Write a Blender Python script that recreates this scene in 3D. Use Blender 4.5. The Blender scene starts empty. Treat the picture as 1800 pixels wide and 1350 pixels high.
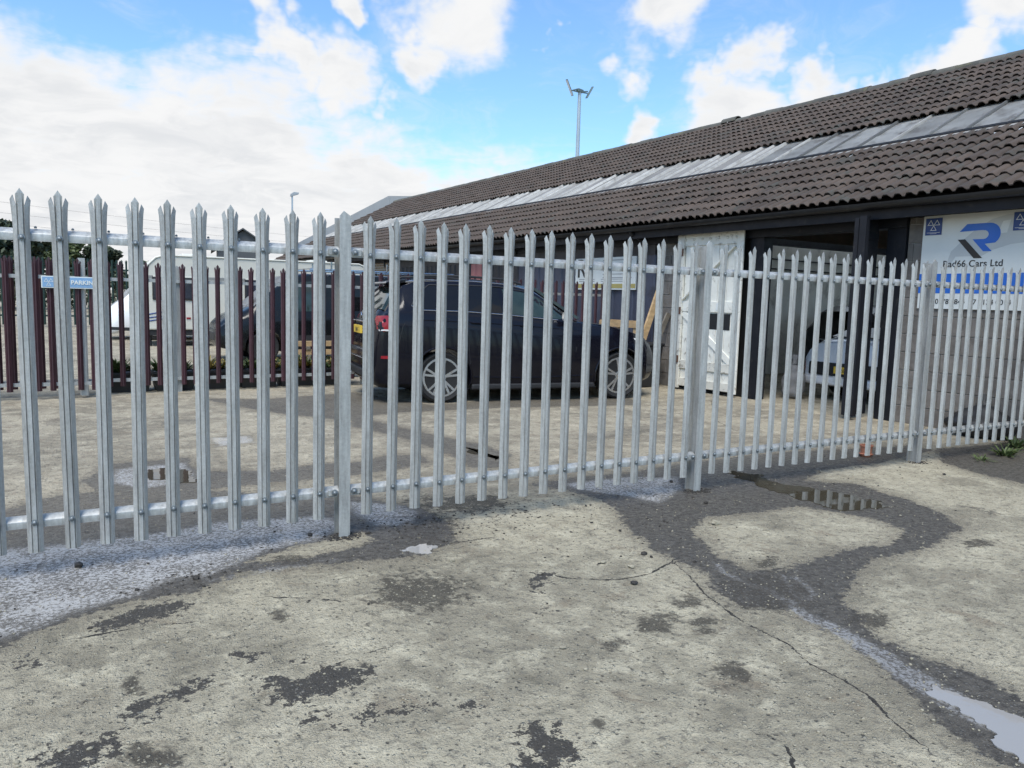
import bpy, bmesh, math, random
import numpy as np
from mathutils import Matrix, Vector, noise as mnoise

sc = bpy.context.scene
col = sc.collection
rng = random.Random(7)
R = math.radians

# ------------------------------------------------------------------ camera
cam_d = bpy.data.cameras.new('camera')
cam = bpy.data.objects.new('camera', cam_d)
col.objects.link(cam)
cr, cu, cf = (0.871504, -0.489643, 0.027044), (0.029746, 0.107831, 0.993724), (0.489486, 0.865230, -0.108540)
cam.matrix_world = Matrix(((cr[0], cu[0], -cf[0], 0.0), (cr[1], cu[1], -cf[1], 0.0), (cr[2], cu[2], -cf[2], 1.416), (0, 0, 0, 1)))
cam_d.sensor_fit = 'HORIZONTAL'
cam_d.sensor_width = 36.0
cam_d.lens = 36.0 * 1359.8 / 1800.0
cam_d.clip_start = 0.05
cam_d.clip_end = 3000.0
sc.camera = cam

# ------------------------------------------------------------------ picture settings
sc.view_settings.view_transform = 'Standard'
sc.view_settings.look = 'None'
sc.view_settings.gamma = 1.0
sc.view_settings.use_curve_mapping = False
sc.view_settings.exposure = 0.64
sc.cycles.use_denoising = True
sc.cycles.max_bounces = 5
sc.cycles.diffuse_bounces = 3
sc.cycles.glossy_bounces = 3
sc.cycles.use_adaptive_sampling = True
sc.cycles.adaptive_threshold = 0.02
sc.cycles.caustics_reflective = False
sc.cycles.caustics_refractive = False
sc.render.film_transparent = False

# ------------------------------------------------------------------ node helpers
class NT:
    def __init__(self, tree):
        self.t = tree
    def n(self, typ, ins=None, **props):
        nd = self.t.nodes.new(typ)
        for k, v in props.items():
            setattr(nd, k, v)
        for k, v in (ins or {}).items():
            self.set(nd.inputs[k], v)
        return nd
    def set(self, sock, v):
        if isinstance(v, bpy.types.NodeSocket):
            self.t.links.new(v, sock)
        elif isinstance(v, bpy.types.Node):
            self.t.links.new(v.outputs[0], sock)
        else:
            if sock.type == 'RGBA' and len(v) == 3:
                v = (*v, 1.0)
            sock.default_value = v
    def m(self, op, a, b=0.0, c=0.0):
        nd = self.n('ShaderNodeMath', operation=op)
        self.set(nd.inputs[0], a); self.set(nd.inputs[1], b); self.set(nd.inputs[2], c)
        return nd.outputs[0]
    def vm(self, op, a, b=(0, 0, 0), out=0):
        nd = self.n('ShaderNodeVectorMath', operation=op)
        self.set(nd.inputs[0], a); self.set(nd.inputs[1], b)
        return nd.outputs[out]
    def mr(self, v, a, b, c=0.0, d=1.0, smooth=True):
        nd = self.n('ShaderNodeMapRange', interpolation_type='SMOOTHSTEP' if smooth else 'LINEAR')
        for i, x in enumerate((v, a, b, c, d)):
            self.set(nd.inputs[i], x)
        return nd.outputs[0]
    def mix(self, f, a, b, mode='MIX'):
        nd = self.n('ShaderNodeMix', data_type='RGBA', blend_type=mode)
        self.set(nd.inputs[0], f); self.set(nd.inputs[6], a); self.set(nd.inputs[7], b)
        return nd.outputs[2]
    def noise(self, vec, scale, detail=4.0, rough=0.55, dist=0.0, out=0):
        nd = self.n('ShaderNodeTexNoise')
        self.set(nd.inputs['Vector'], vec)
        nd.inputs['Scale'].default_value = scale
        nd.inputs['Detail'].default_value = detail
        nd.inputs['Roughness'].default_value = rough
        nd.inputs['Distortion'].default_value = dist
        return nd.outputs[out]

# ------------------------------------------------------------------ world: blue sky with broken cumulus
SUN_EL, SUN_AZ = R(58), R(222)          # azimuth clockwise from +Y
PUFFS = [(0.39, 0.861, 0.325, 0.081), (0.367, 0.888, 0.276, 0.051), (0.255, 0.927, 0.274, 0.063), (0.2, 0.942, 0.271, 0.051), (0.6, 0.727, 0.333, 0.07), (0.59, 0.752, 0.294, 0.044), (0.695, 0.659, 0.288, 0.055), (0.667, 0.7, 0.255, 0.059), (0.694, 0.687, 0.215, 0.081), (0.745, 0.625, 0.232, 0.044), (0.807, 0.531, 0.258, 0.051), (0.785, 0.569, 0.245, 0.037), (0.82, 0.484, 0.305, 0.059), (0.808, 0.511, 0.293, 0.029), (0.309, 0.924, 0.226, 0.044), (0.847, 0.461, 0.264, 0.029), (0.476, 0.811, 0.34, 0.022), (0.196, 0.918, 0.346, 0.044), (0.297, 0.89, 0.346, 0.029), (0.6, 0.77, 0.217, 0.044)]
world = bpy.data.worlds.new('World')
sc.world = world
world.use_nodes = True
wt = NT(world.node_tree)
for nd in list(world.node_tree.nodes):
    world.node_tree.nodes.remove(nd)
sky = wt.n('ShaderNodeTexSky', sky_type='NISHITA', sun_disc=False, sun_elevation=SUN_EL, sun_rotation=SUN_AZ,
           air_density=1.0, dust_density=0.6, ozone_density=2.2, altitude=50.0)
tc = wt.n('ShaderNodeTexCoord')
dirv = tc.outputs['Generated']
sep = wt.n('ShaderNodeSeparateXYZ', {0: dirv})
den = wt.m('ADD', wt.m('MAXIMUM', sep.outputs[2], 0.0), 0.16)
plane = wt.vm('SCALE', dirv)
plane.node.inputs['Scale'].default_value = 1.0
wt.set(plane.node.inputs['Scale'], wt.m('DIVIDE', 1.0, den))
def jitter(vec, scale, amp, detail):
    nz = wt.vm('SUBTRACT', wt.noise(vec, scale, detail, 0.6, out=1), (0.5, 0.5, 0.5))
    sc_ = wt.vm('SCALE', nz)
    sc_.node.inputs['Scale'].default_value = amp
    return sc_
warp = wt.vm('ADD', plane, jitter(plane, 2.2, 0.35, 3))
nb = wt.noise(warp, 1.15, 6.0, 0.58, 0.2)            # cloud bodies
nf = wt.noise(warp, 4.2, 7.0, 0.60, 0.3)             # billows
dw = wt.vm('ADD', dirv, jitter(dirv, 5.5, 0.26, 5))  # ragged outlines
half = wt.vm('DOT_PRODUCT', dw, (-0.1842, 0.2839, -0.9410), out=1)
lay = wt.mr(half, -0.075, 0.085, 0.0, 1.0)
for (px, py, pz, pr) in PUFFS:
    d = wt.vm('DISTANCE', dw, (px, py, pz), out=1)
    b = wt.mr(d, pr * 1.45, pr * 0.15, 0.0, 0.95)
    lay = wt.m('MAXIMUM', lay, b)
far = wt.mr(nb, 0.50, 0.66, 0.0, 0.55)                # the rest of the sky: scattered clouds
rest = wt.mr(wt.vm('DISTANCE', dirv, (0.55, 0.78, 0.28), out=1), 0.45, 0.95, 0.0, 1.0)
lay = wt.m('MAXIMUM', lay, wt.m('MULTIPLY', far, rest))
dens = wt.m('ADD', lay, wt.m('MULTIPLY', wt.m('SUBTRACT', nf, 0.5), 0.95))
dens = wt.m('ADD', dens, wt.m('MULTIPLY', wt.m('SUBTRACT', nb, 0.5), 0.5))
mask = wt.mr(dens, 0.24, 0.88)
wisp = wt.mr(wt.noise(warp, 2.6, 6, 0.65, 0.8), 0.46, 0.80, 0.0, 0.34)
mask = wt.m('MAXIMUM', mask, wisp)
shade = wt.mr(wt.noise(warp, 2.9, 7, 0.62, 0.5), 0.38, 0.64)
shade = wt.m('MULTIPLY', shade, wt.mr(dens, 0.6, 1.2))
cloud = wt.mix(shade, (6.0, 6.02, 6.05), (5.0, 5.12, 5.28))
blue = wt.mix(1.0, sky.outputs[0], (1.12, 1.40, 1.55), 'MULTIPLY')
skyc = wt.mix(mask, blue, cloud)
bg = wt.n('ShaderNodeBackground', {0: skyc, 1: 0.10})
wout = wt.n('ShaderNodeOutputWorld', {0: bg.outputs[0]})
world.cycles.sampling_method = 'MANUAL'
world.cycles.sample_map_resolution = 256

# ------------------------------------------------------------------ sun, veiled by thin cloud
sl = bpy.data.lights.new('sun', 'SUN')
sl.energy = 2.6
sl.angle = R(30)
sl.color = (1.0, 0.965, 0.90)
so = bpy.data.objects.new('sun', sl)
col.objects.link(so)
sdir = Vector((math.sin(SUN_AZ) * math.cos(SUN_EL), math.cos(SUN_AZ) * math.cos(SUN_EL), math.sin(SUN_EL)))
so.rotation_euler = sdir.to_track_quat('Z', 'Y').to_euler()
so.location = sdir * 50

# ------------------------------------------------------------------ mesh helpers
def tag(o, label=None, cat=None, group=None, kind=None):
    for k, v in (('label', label), ('category', cat), ('group', group), ('kind', kind)):
        if v:
            o[k] = v
    return o

def empty(name, loc=(0, 0, 0), rz=0.0, label=None, cat=None, group=None):
    o = bpy.data.objects.new(name, None)
    o.location = loc
    o.rotation_euler = (0, 0, rz)
    col.objects.link(o)
    return tag(o, label, cat, group)

def link(name, me, parent=None, mtx=None):
    o = bpy.data.objects.new(name, me)
    col.objects.link(o)
    if parent is not None:
        o.parent = parent
    if mtx is not None:
        o.matrix_local = mtx
    return o

class MB:
    def __init__(s):
        s.v = []; s.f = []
    def add(s, vs, fs):
        b = len(s.v)
        s.v += [tuple(p) for p in vs]
        s.f += [tuple(b + i for i in f) for f in fs]
        return s
    def box(s, x0, x1, y0, y1, z0, z1):
        return s.add([(x, y, z) for x in (x0, x1) for y in (y0, y1) for z in (z0, z1)],
                     [(0, 1, 3, 2), (4, 6, 7, 5), (0, 4, 5, 1), (2, 3, 7, 6), (0, 2, 6, 4), (1, 5, 7, 3)])
    def obox(s, p, q, w, h, up=(0, 0, 1)):
        p, q = Vector(p), Vector(q)
        d = (q - p).normalized()
        a = d.cross(Vector(up))
        if a.length < 1e-4:
            a = d.cross(Vector((1, 0, 0)))
        a.normalize(); b = a.cross(d)
        vs = []
        for c in (p, q):
            for i, j in ((-1, -1), (1, -1), (1, 1), (-1, 1)):
                vs.append(c + a * (i * w / 2) + b * (j * h / 2))
        return s.add(vs, [(0, 1, 2, 3), (4, 7, 6, 5), (0, 4, 5, 1), (1, 5, 6, 2), (2, 6, 7, 3), (3, 7, 4, 0)])
    def tube(s, pts, r, n=8, cap=True):
        pts = [Vector(p) for p in pts]
        rs = r if isinstance(r, (list, tuple)) else [r] * len(pts)
        vs = []; ref = None
        for i, p in enumerate(pts):
            d = (pts[min(i + 1, len(pts) - 1)] - pts[max(i - 1, 0)]).normalized()
            if ref is None:
                ref = d.cross(Vector((0.13, 0.31, 0.94)))
                if ref.length < 0.1:
                    ref = d.cross(Vector((1, 0, 0)))
            a = (ref - d * ref.dot(d)).normalized(); ref = a
            b = d.cross(a)
            for k in range(n):
                t = 2 * math.pi * k / n
                vs.append(p + (a * math.cos(t) + b * math.sin(t)) * rs[i])
        fs = [(i * n + k, i * n + (k + 1) % n, (i + 1) * n + (k + 1) % n, (i + 1) * n + k) for i in range(len(pts) - 1) for k in range(n)]
        if cap:
            fs += [tuple(range(n))[::-1], tuple((len(pts) - 1) * n + k for k in range(n))]
        return s.add(vs, fs)
    def lathe(s, prof, n=20, axis='y', c=(0, 0, 0)):
        vs = []
        for (r, h) in prof:
            for k in range(n):
                t = 2 * math.pi * k / n
                x, y = r * math.cos(t), r * math.sin(t)
                p = (x, h, y) if axis == 'y' else ((h, x, y) if axis == 'x' else (x, y, h))
                vs.append((p[0] + c[0], p[1] + c[1], p[2] + c[2]))
        m = len(prof)
        fs = [(i * n + k, i * n + (k + 1) % n, (i + 1) * n + (k + 1) % n, (i + 1) * n + k) for i in range(m - 1) for k in range(n)]
        fs += [tuple(range(n))[::-1], tuple((m - 1) * n + k for k in range(n))]
        return s.add(vs, fs)
    def prism(s, poly, a0, a1, axis='y'):
        """poly in the plane across axis, extruded from a0 to a1"""
        def P(p, a):
            return {'y': (p[0], a, p[1]), 'x': (a, p[0], p[1]), 'z': (p[0], p[1], a)}[axis]
        n = len(poly)
        vs = [P(p, a0) for p in poly] + [P(p, a1) for p in poly]
        fs = [tuple(range(n)), tuple(range(2 * n - 1, n - 1, -1))] + [(i, i + n, (i + 1) % n + n, (i + 1) % n) for i in range(n)]
        return s.add(vs, fs)
    def mesh(s, name, mat=None, smooth=False, angle=35, fix=True):
        me = bpy.data.meshes.new(name)
        me.from_pydata(s.v, [], s.f)
        if fix:
            bm = bmesh.new(); bm.from_mesh(me)
            bmesh.ops.recalc_face_normals(bm, faces=bm.faces)
            bm.to_mesh(me); bm.free()
        if mat:
            me.materials.append(mat)
        if smooth:
            me.polygons.foreach_set('use_smooth', [True] * len(me.polygons))
            try:
                me.set_sharp_from_angle(angle=R(angle))
            except Exception:
                pass
        me.update()
        return me
    def build(s, name, mat=None, parent=None, mtx=None, smooth=False, angle=35, bevel=0.0, fix=True):
        o = link(name, s.mesh(name, mat, smooth, angle, fix), parent, mtx)
        if bevel:
            b = o.modifiers.new('bevel', 'BEVEL'); b.width = bevel; b.segments = 2; b.limit_method = 'ANGLE'; b.angle_limit = R(40)
        return o

def T(x, y, z):
    return Matrix.Translation((x, y, z))

def RZ(a):
    return Matrix.Rotation(a, 4, 'Z')

def text_mesh(txt, size, mat, bold=0.0, align='LEFT', depth=0.002, shear=0.0):
    cu_ = bpy.data.curves.new('txt', 'FONT')
    cu_.body = txt; cu_.size = size; cu_.align_x = align; cu_.extrude = depth; cu_.offset = bold; cu_.shear = shear
    ob = bpy.data.objects.new('txt', cu_)
    col.objects.link(ob)
    dg = bpy.context.evaluated_depsgraph_get()
    me = bpy.data.meshes.new_from_object(ob.evaluated_get(dg))
    bpy.data.objects.remove(ob)
    me.materials.clear(); me.materials.append(mat)
    return me

# ------------------------------------------------------------------ materials
def pmat(name, c, rough=0.6, metal=0.0, var=0.2, vs=6.0, bump=0.0, bs=80.0, dirt=None, objvar=0.0, spec=0.5, coat=0.0, stretch=None, trans=0.0):
    m = bpy.data.materials.new(name)
    m.use_nodes = True
    t = NT(m.node_tree)
    b = m.node_tree.nodes['Principled BSDF']
    pos = t.n('ShaderNodeNewGeometry').outputs['Position']
    if stretch:
        pos = t.vm('MULTIPLY', pos, stretch)
    out = (*c, 1.0)
    if var:
        f = t.noise(pos, vs, 6, 0.6)
        k = t.mr(f, 0.25, 0.75, 1 - var, 1 + var, False)
        if objvar:
            rd = t.n('ShaderNodeObjectInfo').outputs['Random']
            k = t.m('MULTIPLY', k, t.mr(rd, 0, 1, 1 - objvar, 1 + objvar, False))
        out = t.mix(1.0, out, t.n('ShaderNodeCombineXYZ', {0: k, 1: k, 2: k}).outputs[0], 'MULTIPLY')
    if dirt:
        dc, amt, ds = dirt
        df = t.noise(pos, ds, 8, 0.68, 0.4)
        out = t.mix(t.mr(df, 0.62 - amt * 0.35, 0.78 - amt * 0.2), out, (*dc, 1.0))
    t.set(b.inputs['Base Color'], out)
    rr = t.mr(t.noise(pos, vs * 2.3, 4, 0.6), 0.3, 0.7, max(rough - 0.08, 0.01), min(rough + 0.08, 1), False)
    t.set(b.inputs['Roughness'], rr)
    b.inputs['Metallic'].default_value = metal
    b.inputs['Specular IOR Level'].default_value = spec
    b.inputs['Coat Weight'].default_value = coat
    b.inputs['Coat Roughness'].default_value = 0.04
    b.inputs['Transmission Weight'].default_value = trans
    if bump:
        bn = t.n('ShaderNodeBump', {'Strength': bump, 'Distance': 0.01, 'Height': t.noise(pos, bs, 5, 0.6)})
        t.set(b.inputs['Normal'], bn.outputs[0])
    return m

def galv(name='galvanised_steel', base=(0.385, 0.387, 0.370, 1), met=0.35, r0=0.40):
    m = bpy.data.materials.new(name)
    m.use_nodes = True
    t = NT(m.node_tree); b = m.node_tree.nodes['Principled BSDF']
    pos = t.n('ShaderNodeNewGeometry').outputs['Position']
    st = t.vm('MULTIPLY', pos, (14.0, 14.0, 1.3))
    a = t.noise(st, 3.0, 6, 0.6)
    v = t.n('ShaderNodeTexVoronoi', {'Vector': pos, 'Scale': 140.0})
    f = t.noise(pos, 55, 4, 0.6)
    k = t.m('ADD', t.mr(a, 0.3, 0.7, 0.70, 1.16, False), t.mr(f, 0.3, 0.7, -0.09, 0.09, False))
    k = t.m('ADD', k, t.m('MULTIPLY', t.n('ShaderNodeSeparateColor', {0: v.outputs['Color']}).outputs[0], 0.10))
    rd = t.n('ShaderNodeObjectInfo').outputs['Random']
    k = t.m('MULTIPLY', k, t.mr(rd, 0, 1, 0.92, 1.05, False))
    c = t.mix(1.0, base, t.n('ShaderNodeCombineXYZ', {0: k, 1: k, 2: k}).outputs[0], 'MULTIPLY')
    white = t.mr(t.noise(t.vm('MULTIPLY', pos, (9, 9, 1.1)), 2.2, 7, 0.7), 0.60, 0.74, 0.0, 0.55)
    c = t.mix(white, c, (0.60, 0.62, 0.62, 1))
    t.set(b.inputs['Base Color'], c)
    t.set(b.inputs['Roughness'], t.mr(f, 0.3, 0.7, r0, r0 + 0.22, False))
    b.inputs['Metallic'].default_value = met
    bn = t.n('ShaderNodeBump', {'Strength': 0.12, 'Distance': 0.004, 'Height': f})
    t.set(b.inputs['Normal'], bn.outputs[0])
    return m

M = {}
M['galv'] = galv()
M['galvrail'] = galv('fresh_galvanised_rail', (0.43, 0.435, 0.42, 1), 0.38, 0.38)
M['bolt'] = pmat('bolt_zinc', (0.20, 0.22, 0.23), 0.5, 0.6, 0.25, 60)
M['maroon'] = pmat('maroon_powder_coat', (0.048, 0.018, 0.023), 0.5, 0, 0.25, 9, objvar=0.18)
M['greenfence'] = pmat('green_powder_coat', (0.012, 0.035, 0.028), 0.55, 0, 0.2, 9)
M['tile'] = pmat('concrete_roof_tile', (0.068, 0.049, 0.037), 0.85, 0, 0.35, 2.2, 0.6, 90, dirt=((0.055, 0.055, 0.045), 0.35, 3.0), objvar=0.22)
M['ridge'] = pmat('ridge_tile', (0.085, 0.082, 0.070), 0.85, 0, 0.3, 3.0, 0.5, 70, dirt=((0.16, 0.15, 0.07), 0.25, 2.5), objvar=0.25)
M['deck'] = pmat('roof_underlay', (0.02, 0.019, 0.018), 0.9)
M['sheet_old'] = pmat('weathered_cement_sheet', (0.21, 0.20, 0.185), 0.85, 0, 0.2, 3.0, 0.3, 60, dirt=((0.16, 0.15, 0.14), 0.3, 2.2), objvar=0.12)
M['sheet_glass'] = pmat('grimy_wired_glass', (0.31, 0.31, 0.30), 0.6, 0, 0.25, 2.0, 0.15, 30, spec=0.35, dirt=((0.13, 0.12, 0.11), 0.5, 3.5), objvar=0.2)
M['rib'] = pmat('glazing_bar_white', (0.37, 0.36, 0.335), 0.7, 0, 0.25, 5, dirt=((0.20, 0.19, 0.17), 0.3, 4), objvar=0.2)
M['ribdark'] = pmat('glazing_bar_dark', (0.13, 0.13, 0.125), 0.7, 0, 0.3, 5, objvar=0.3)
M['flash'] = pmat('lead_flashing', (0.26, 0.25, 0.235), 0.85, 0, 0.3, 6, dirt=((0.2, 0.19, 0.17), 0.3, 6))
M['gutter'] = pmat('black_gutter', (0.012, 0.013, 0.015), 0.45, 0, 0.25, 4, dirt=((0.04, 0.04, 0.037), 0.2, 5))
M['blacksteel'] = pmat('black_painted_steel', (0.011, 0.012, 0.016), 0.55, 0, 0.3, 4, spec=0.3, dirt=((0.035, 0.033, 0.03), 0.2, 8))
M['block'] = pmat('concrete_block', (0.175, 0.158, 0.140), 0.95, 0, 0.28, 6, 0.9, 140, dirt=((0.12, 0.105, 0.09), 0.3, 5), objvar=0.16)
M['mortar'] = pmat('mortar', (0.27, 0.255, 0.23), 0.95, 0, 0.2, 12, 0.6, 120)
M['brick'] = None
M['interior'] = pmat('interior_painted_block', (0.72, 0.70, 0.63), 0.9, 0, 0.15, 1.5, 0.3, 60, dirt=((0.25, 0.23, 0.2), 0.3, 2))
M['cream'] = pmat('cream_door_paint', (0.74, 0.725, 0.65), 0.6, 0, 0.10, 4, 0.25, 40, dirt=((0.30, 0.27, 0.22), 0.22, 9))
M['creamdirty'] = pmat('cream_door_paint_worn', (0.62, 0.60, 0.53), 0.65, 0, 0.15, 4, 0.3, 40, dirt=((0.12, 0.10, 0.08), 0.34, 11))
M['black'] = pmat('black_paint', (0.014, 0.014, 0.015), 0.5, 0, 0.2, 8)
M['rubber'] = pmat('rubber', (0.012, 0.012, 0.012), 0.8, 0, 0.2, 20)
M['bluecl'] = pmat('blue_cladding', (0.050, 0.056, 0.082), 0.5, 0, 0.2, 2, objvar=0.12, dirt=((0.035, 0.037, 0.05), 0.3, 3))
M['darkcl'] = pmat('dark_brown_cladding', (0.030, 0.027, 0.028), 0.6, 0, 0.2, 3, objvar=0.15)
M['pink'] = pmat('faded_red_cladding', (0.50, 0.18, 0.16), 0.6, 0, 0.1, 4)
M['signwhite'] = pmat('sign_white', (0.66, 0.68, 0.65), 0.4, 0, 0.05, 3)
M['signlight'] = pmat('sign_pale_grey', (0.50, 0.52, 0.51), 0.4, 0, 0.05, 3)
M['signblue'] = pmat('sign_blue', (0.012, 0.13, 0.52), 0.4, 0, 0.05, 3)
M['signnavy'] = pmat('sign_navy', (0.012, 0.05, 0.20), 0.4, 0, 0.05, 3)
M['signsky'] = pmat('sign_sky_blue', (0.20, 0.34, 0.52), 0.4, 0, 0.05, 3)
M['signtext'] = pmat('sign_black', (0.012, 0.012, 0.013), 0.4, 0, 0.05, 3)
M['signgrey'] = pmat('sign_grey_print', (0.30, 0.30, 0.30), 0.5, 0, 0.05, 3)
M['signyellow'] = pmat('sign_yellow', (0.40, 0.33, 0.12), 0.5, 0, 0.1, 3)
M['carnavy'] = pmat('navy_car_paint', (0.005, 0.005, 0.009), 0.16, 0, 0.1, 2, coat=0.22, spec=0.2)
M['carwhite'] = pmat('white_car_paint', (0.82, 0.82, 0.82), 0.25, 0, 0.04, 2, coat=0.8)
M['carblack'] = pmat('black_van_paint', (0.006, 0.007, 0.008), 0.25, 0, 0.1, 2, coat=0.15, spec=0.25)
M['cardark'] = pmat('dark_car_paint', (0.012, 0.010, 0.010), 0.35, 0, 0.1, 2, coat=0.5)
M['glass'] = pmat('tinted_car_glass', (0.006, 0.006, 0.007), 0.04, 0, 0.0, 2, spec=0.35)
M['glassgreen'] = pmat('green_car_glass', (0.022, 0.036, 0.033), 0.04, 0, 0.5, 5)
M['glassblue'] = pmat('caravan_window_acrylic', (0.035, 0.038, 0.050), 0.08, 0, 0.4, 3)
M['chrome'] = pmat('bright_trim', (0.55, 0.55, 0.57), 0.2, 1.0, 0.05, 5)
M['alloy'] = pmat('alloy_wheel', (0.50, 0.50, 0.51), 0.3, 0.9, 0.1, 9)
M['plastic'] = pmat('black_trim_plastic', (0.016, 0.016, 0.017), 0.6, 0, 0.1, 9)
M['red'] = pmat('red_lamp_lens', (0.25, 0.012, 0.02), 0.12, 0, 0.15, 18)
M['lampwhite'] = pmat('clear_lamp_lens', (0.6, 0.58, 0.56), 0.1, 0, 0.1, 18)
M['plate'] = pmat('yellow_number_plate', (0.75, 0.50, 0.06), 0.4, 0, 0.05, 5)
M['caravan'] = pmat('caravan_cream', (0.56, 0.54, 0.47), 0.45, 0, 0.06, 1.5)
M['caravantrim'] = pmat('caravan_trim', (0.66, 0.64, 0.56), 0.45, 0, 0.05, 2)
M['greystripe'] = pmat('grey_stripe', (0.22, 0.22, 0.21), 0.5, 0, 0.05, 2)
M['farwhite'] = pmat('pale_grey_cladding', (0.52, 0.54, 0.55), 0.6, 0, 0.05, 1)
M['fargrey'] = pmat('mid_grey_fascia', (0.30, 0.32, 0.33), 0.6, 0, 0.05, 1)
M['farroof'] = pmat('pale_profiled_roof', (0.40, 0.41, 0.39), 0.6, 0, 0.08, 1)
M['slate'] = pmat('dark_slate_roof', (0.065, 0.07, 0.075), 0.7, 0, 0.2, 1)
M['wood'] = pmat('sawn_pine', (0.46, 0.31, 0.16), 0.75, 0, 0.25, 6, 0.2, 40, stretch=(1, 1, 3), objvar=0.15)
M['woodgrey'] = pmat('weathered_timber', (0.22, 0.19, 0.15), 0.85, 0, 0.3, 6, 0.2, 40)
M['terracotta'] = pmat('terracotta', (0.42, 0.17, 0.10), 0.8, 0, 0.2, 12)
M['sack'] = pmat('grey_woven_sack', (0.22, 0.215, 0.21), 0.85, 0, 0.25, 14, 0.4, 120)
M['soil'] = pmat('wet_soil', (0.030, 0.026, 0.021), 0.7, 0, 0.4, 40, 0.5, 120)
M['stone'] = pmat('pale_stone', (0.30, 0.27, 0.20), 0.9, 0, 0.3, 25, 0.4, 120)
M['leafdark'] = pmat('dark_foliage', (0.045, 0.060, 0.030), 0.6, 0, 0.5, 0.9)
M['leafmid'] = pmat('mid_foliage', (0.075, 0.095, 0.032), 0.6, 0, 0.5, 0.9)
M['leafbright'] = pmat('bright_weed_leaf', (0.075, 0.105, 0.030), 0.65, 0, 0.35, 14)
M['leafyellow'] = pmat('yellowing_leaf', (0.30, 0.22, 0.045), 0.6, 0, 0.35, 14)
M['bark'] = pmat('bark', (0.075, 0.060, 0.045), 0.9, 0, 0.3, 8)
M['mast'] = pmat('galvanised_mast', (0.34, 0.40, 0.44), 0.5, 0.3, 0.1, 2)
M['mastgreen'] = pmat('lamp_head_dark', (0.10, 0.14, 0.14), 0.5, 0.2, 0.1, 2)
M['rust'] = pmat('rusty_iron', (0.10, 0.05, 0.03), 0.85, 0, 0.4, 20)

def let_light(m, f, c):
    t = NT(m.node_tree)
    b = m.node_tree.nodes['Principled BSDF']; o = m.node_tree.nodes['Material Output']
    tr = t.n('ShaderNodeBsdfTranslucent', {'Color': c})
    mx = t.n('ShaderNodeMixShader', {0: f, 1: b.outputs[0], 2: tr.outputs[0]})
    t.set(o.inputs[0], mx.outputs[0])
M['added_back_glass'] = M['sheet_glass'].copy()
let_light(M['sheet_glass'], 0.45, (0.9, 0.9, 0.88, 1))
let_light(M['added_back_glass'], 0.92, (0.97, 0.97, 0.95, 1))  # strongly translucent copy for the unseen band added to brighten the workshop

def brick_mat():
    m = bpy.data.materials.new('distant_buff_brick')
    m.use_nodes = True
    t = NT(m.node_tree); b = m.node_tree.nodes['Principled BSDF']
    g_ = t.n('ShaderNodeNewGeometry').outputs['Position']
    s = t.n('ShaderNodeSeparateXYZ', {0: g_})
    v = t.n('ShaderNodeCombineXYZ', {0: s.outputs[1], 1: s.outputs[2], 2: 0.0}).outputs[0]
    br = t.n('ShaderNodeTexBrick', {'Vector': v, 'Color1': (0.30, 0.20, 0.10, 1), 'Color2': (0.20, 0.12, 0.07, 1), 'Mortar': (0.42, 0.38, 0.32, 1),
                                    'Scale': 1.0, 'Mortar Size': 0.012, 'Brick Width': 0.225, 'Row Height': 0.075})
    t.set(b.inputs['Base Color'], br.outputs[0])
    b.inputs['Roughness'].default_value = 0.9
    return m
M['brick'] = brick_mat()

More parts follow.
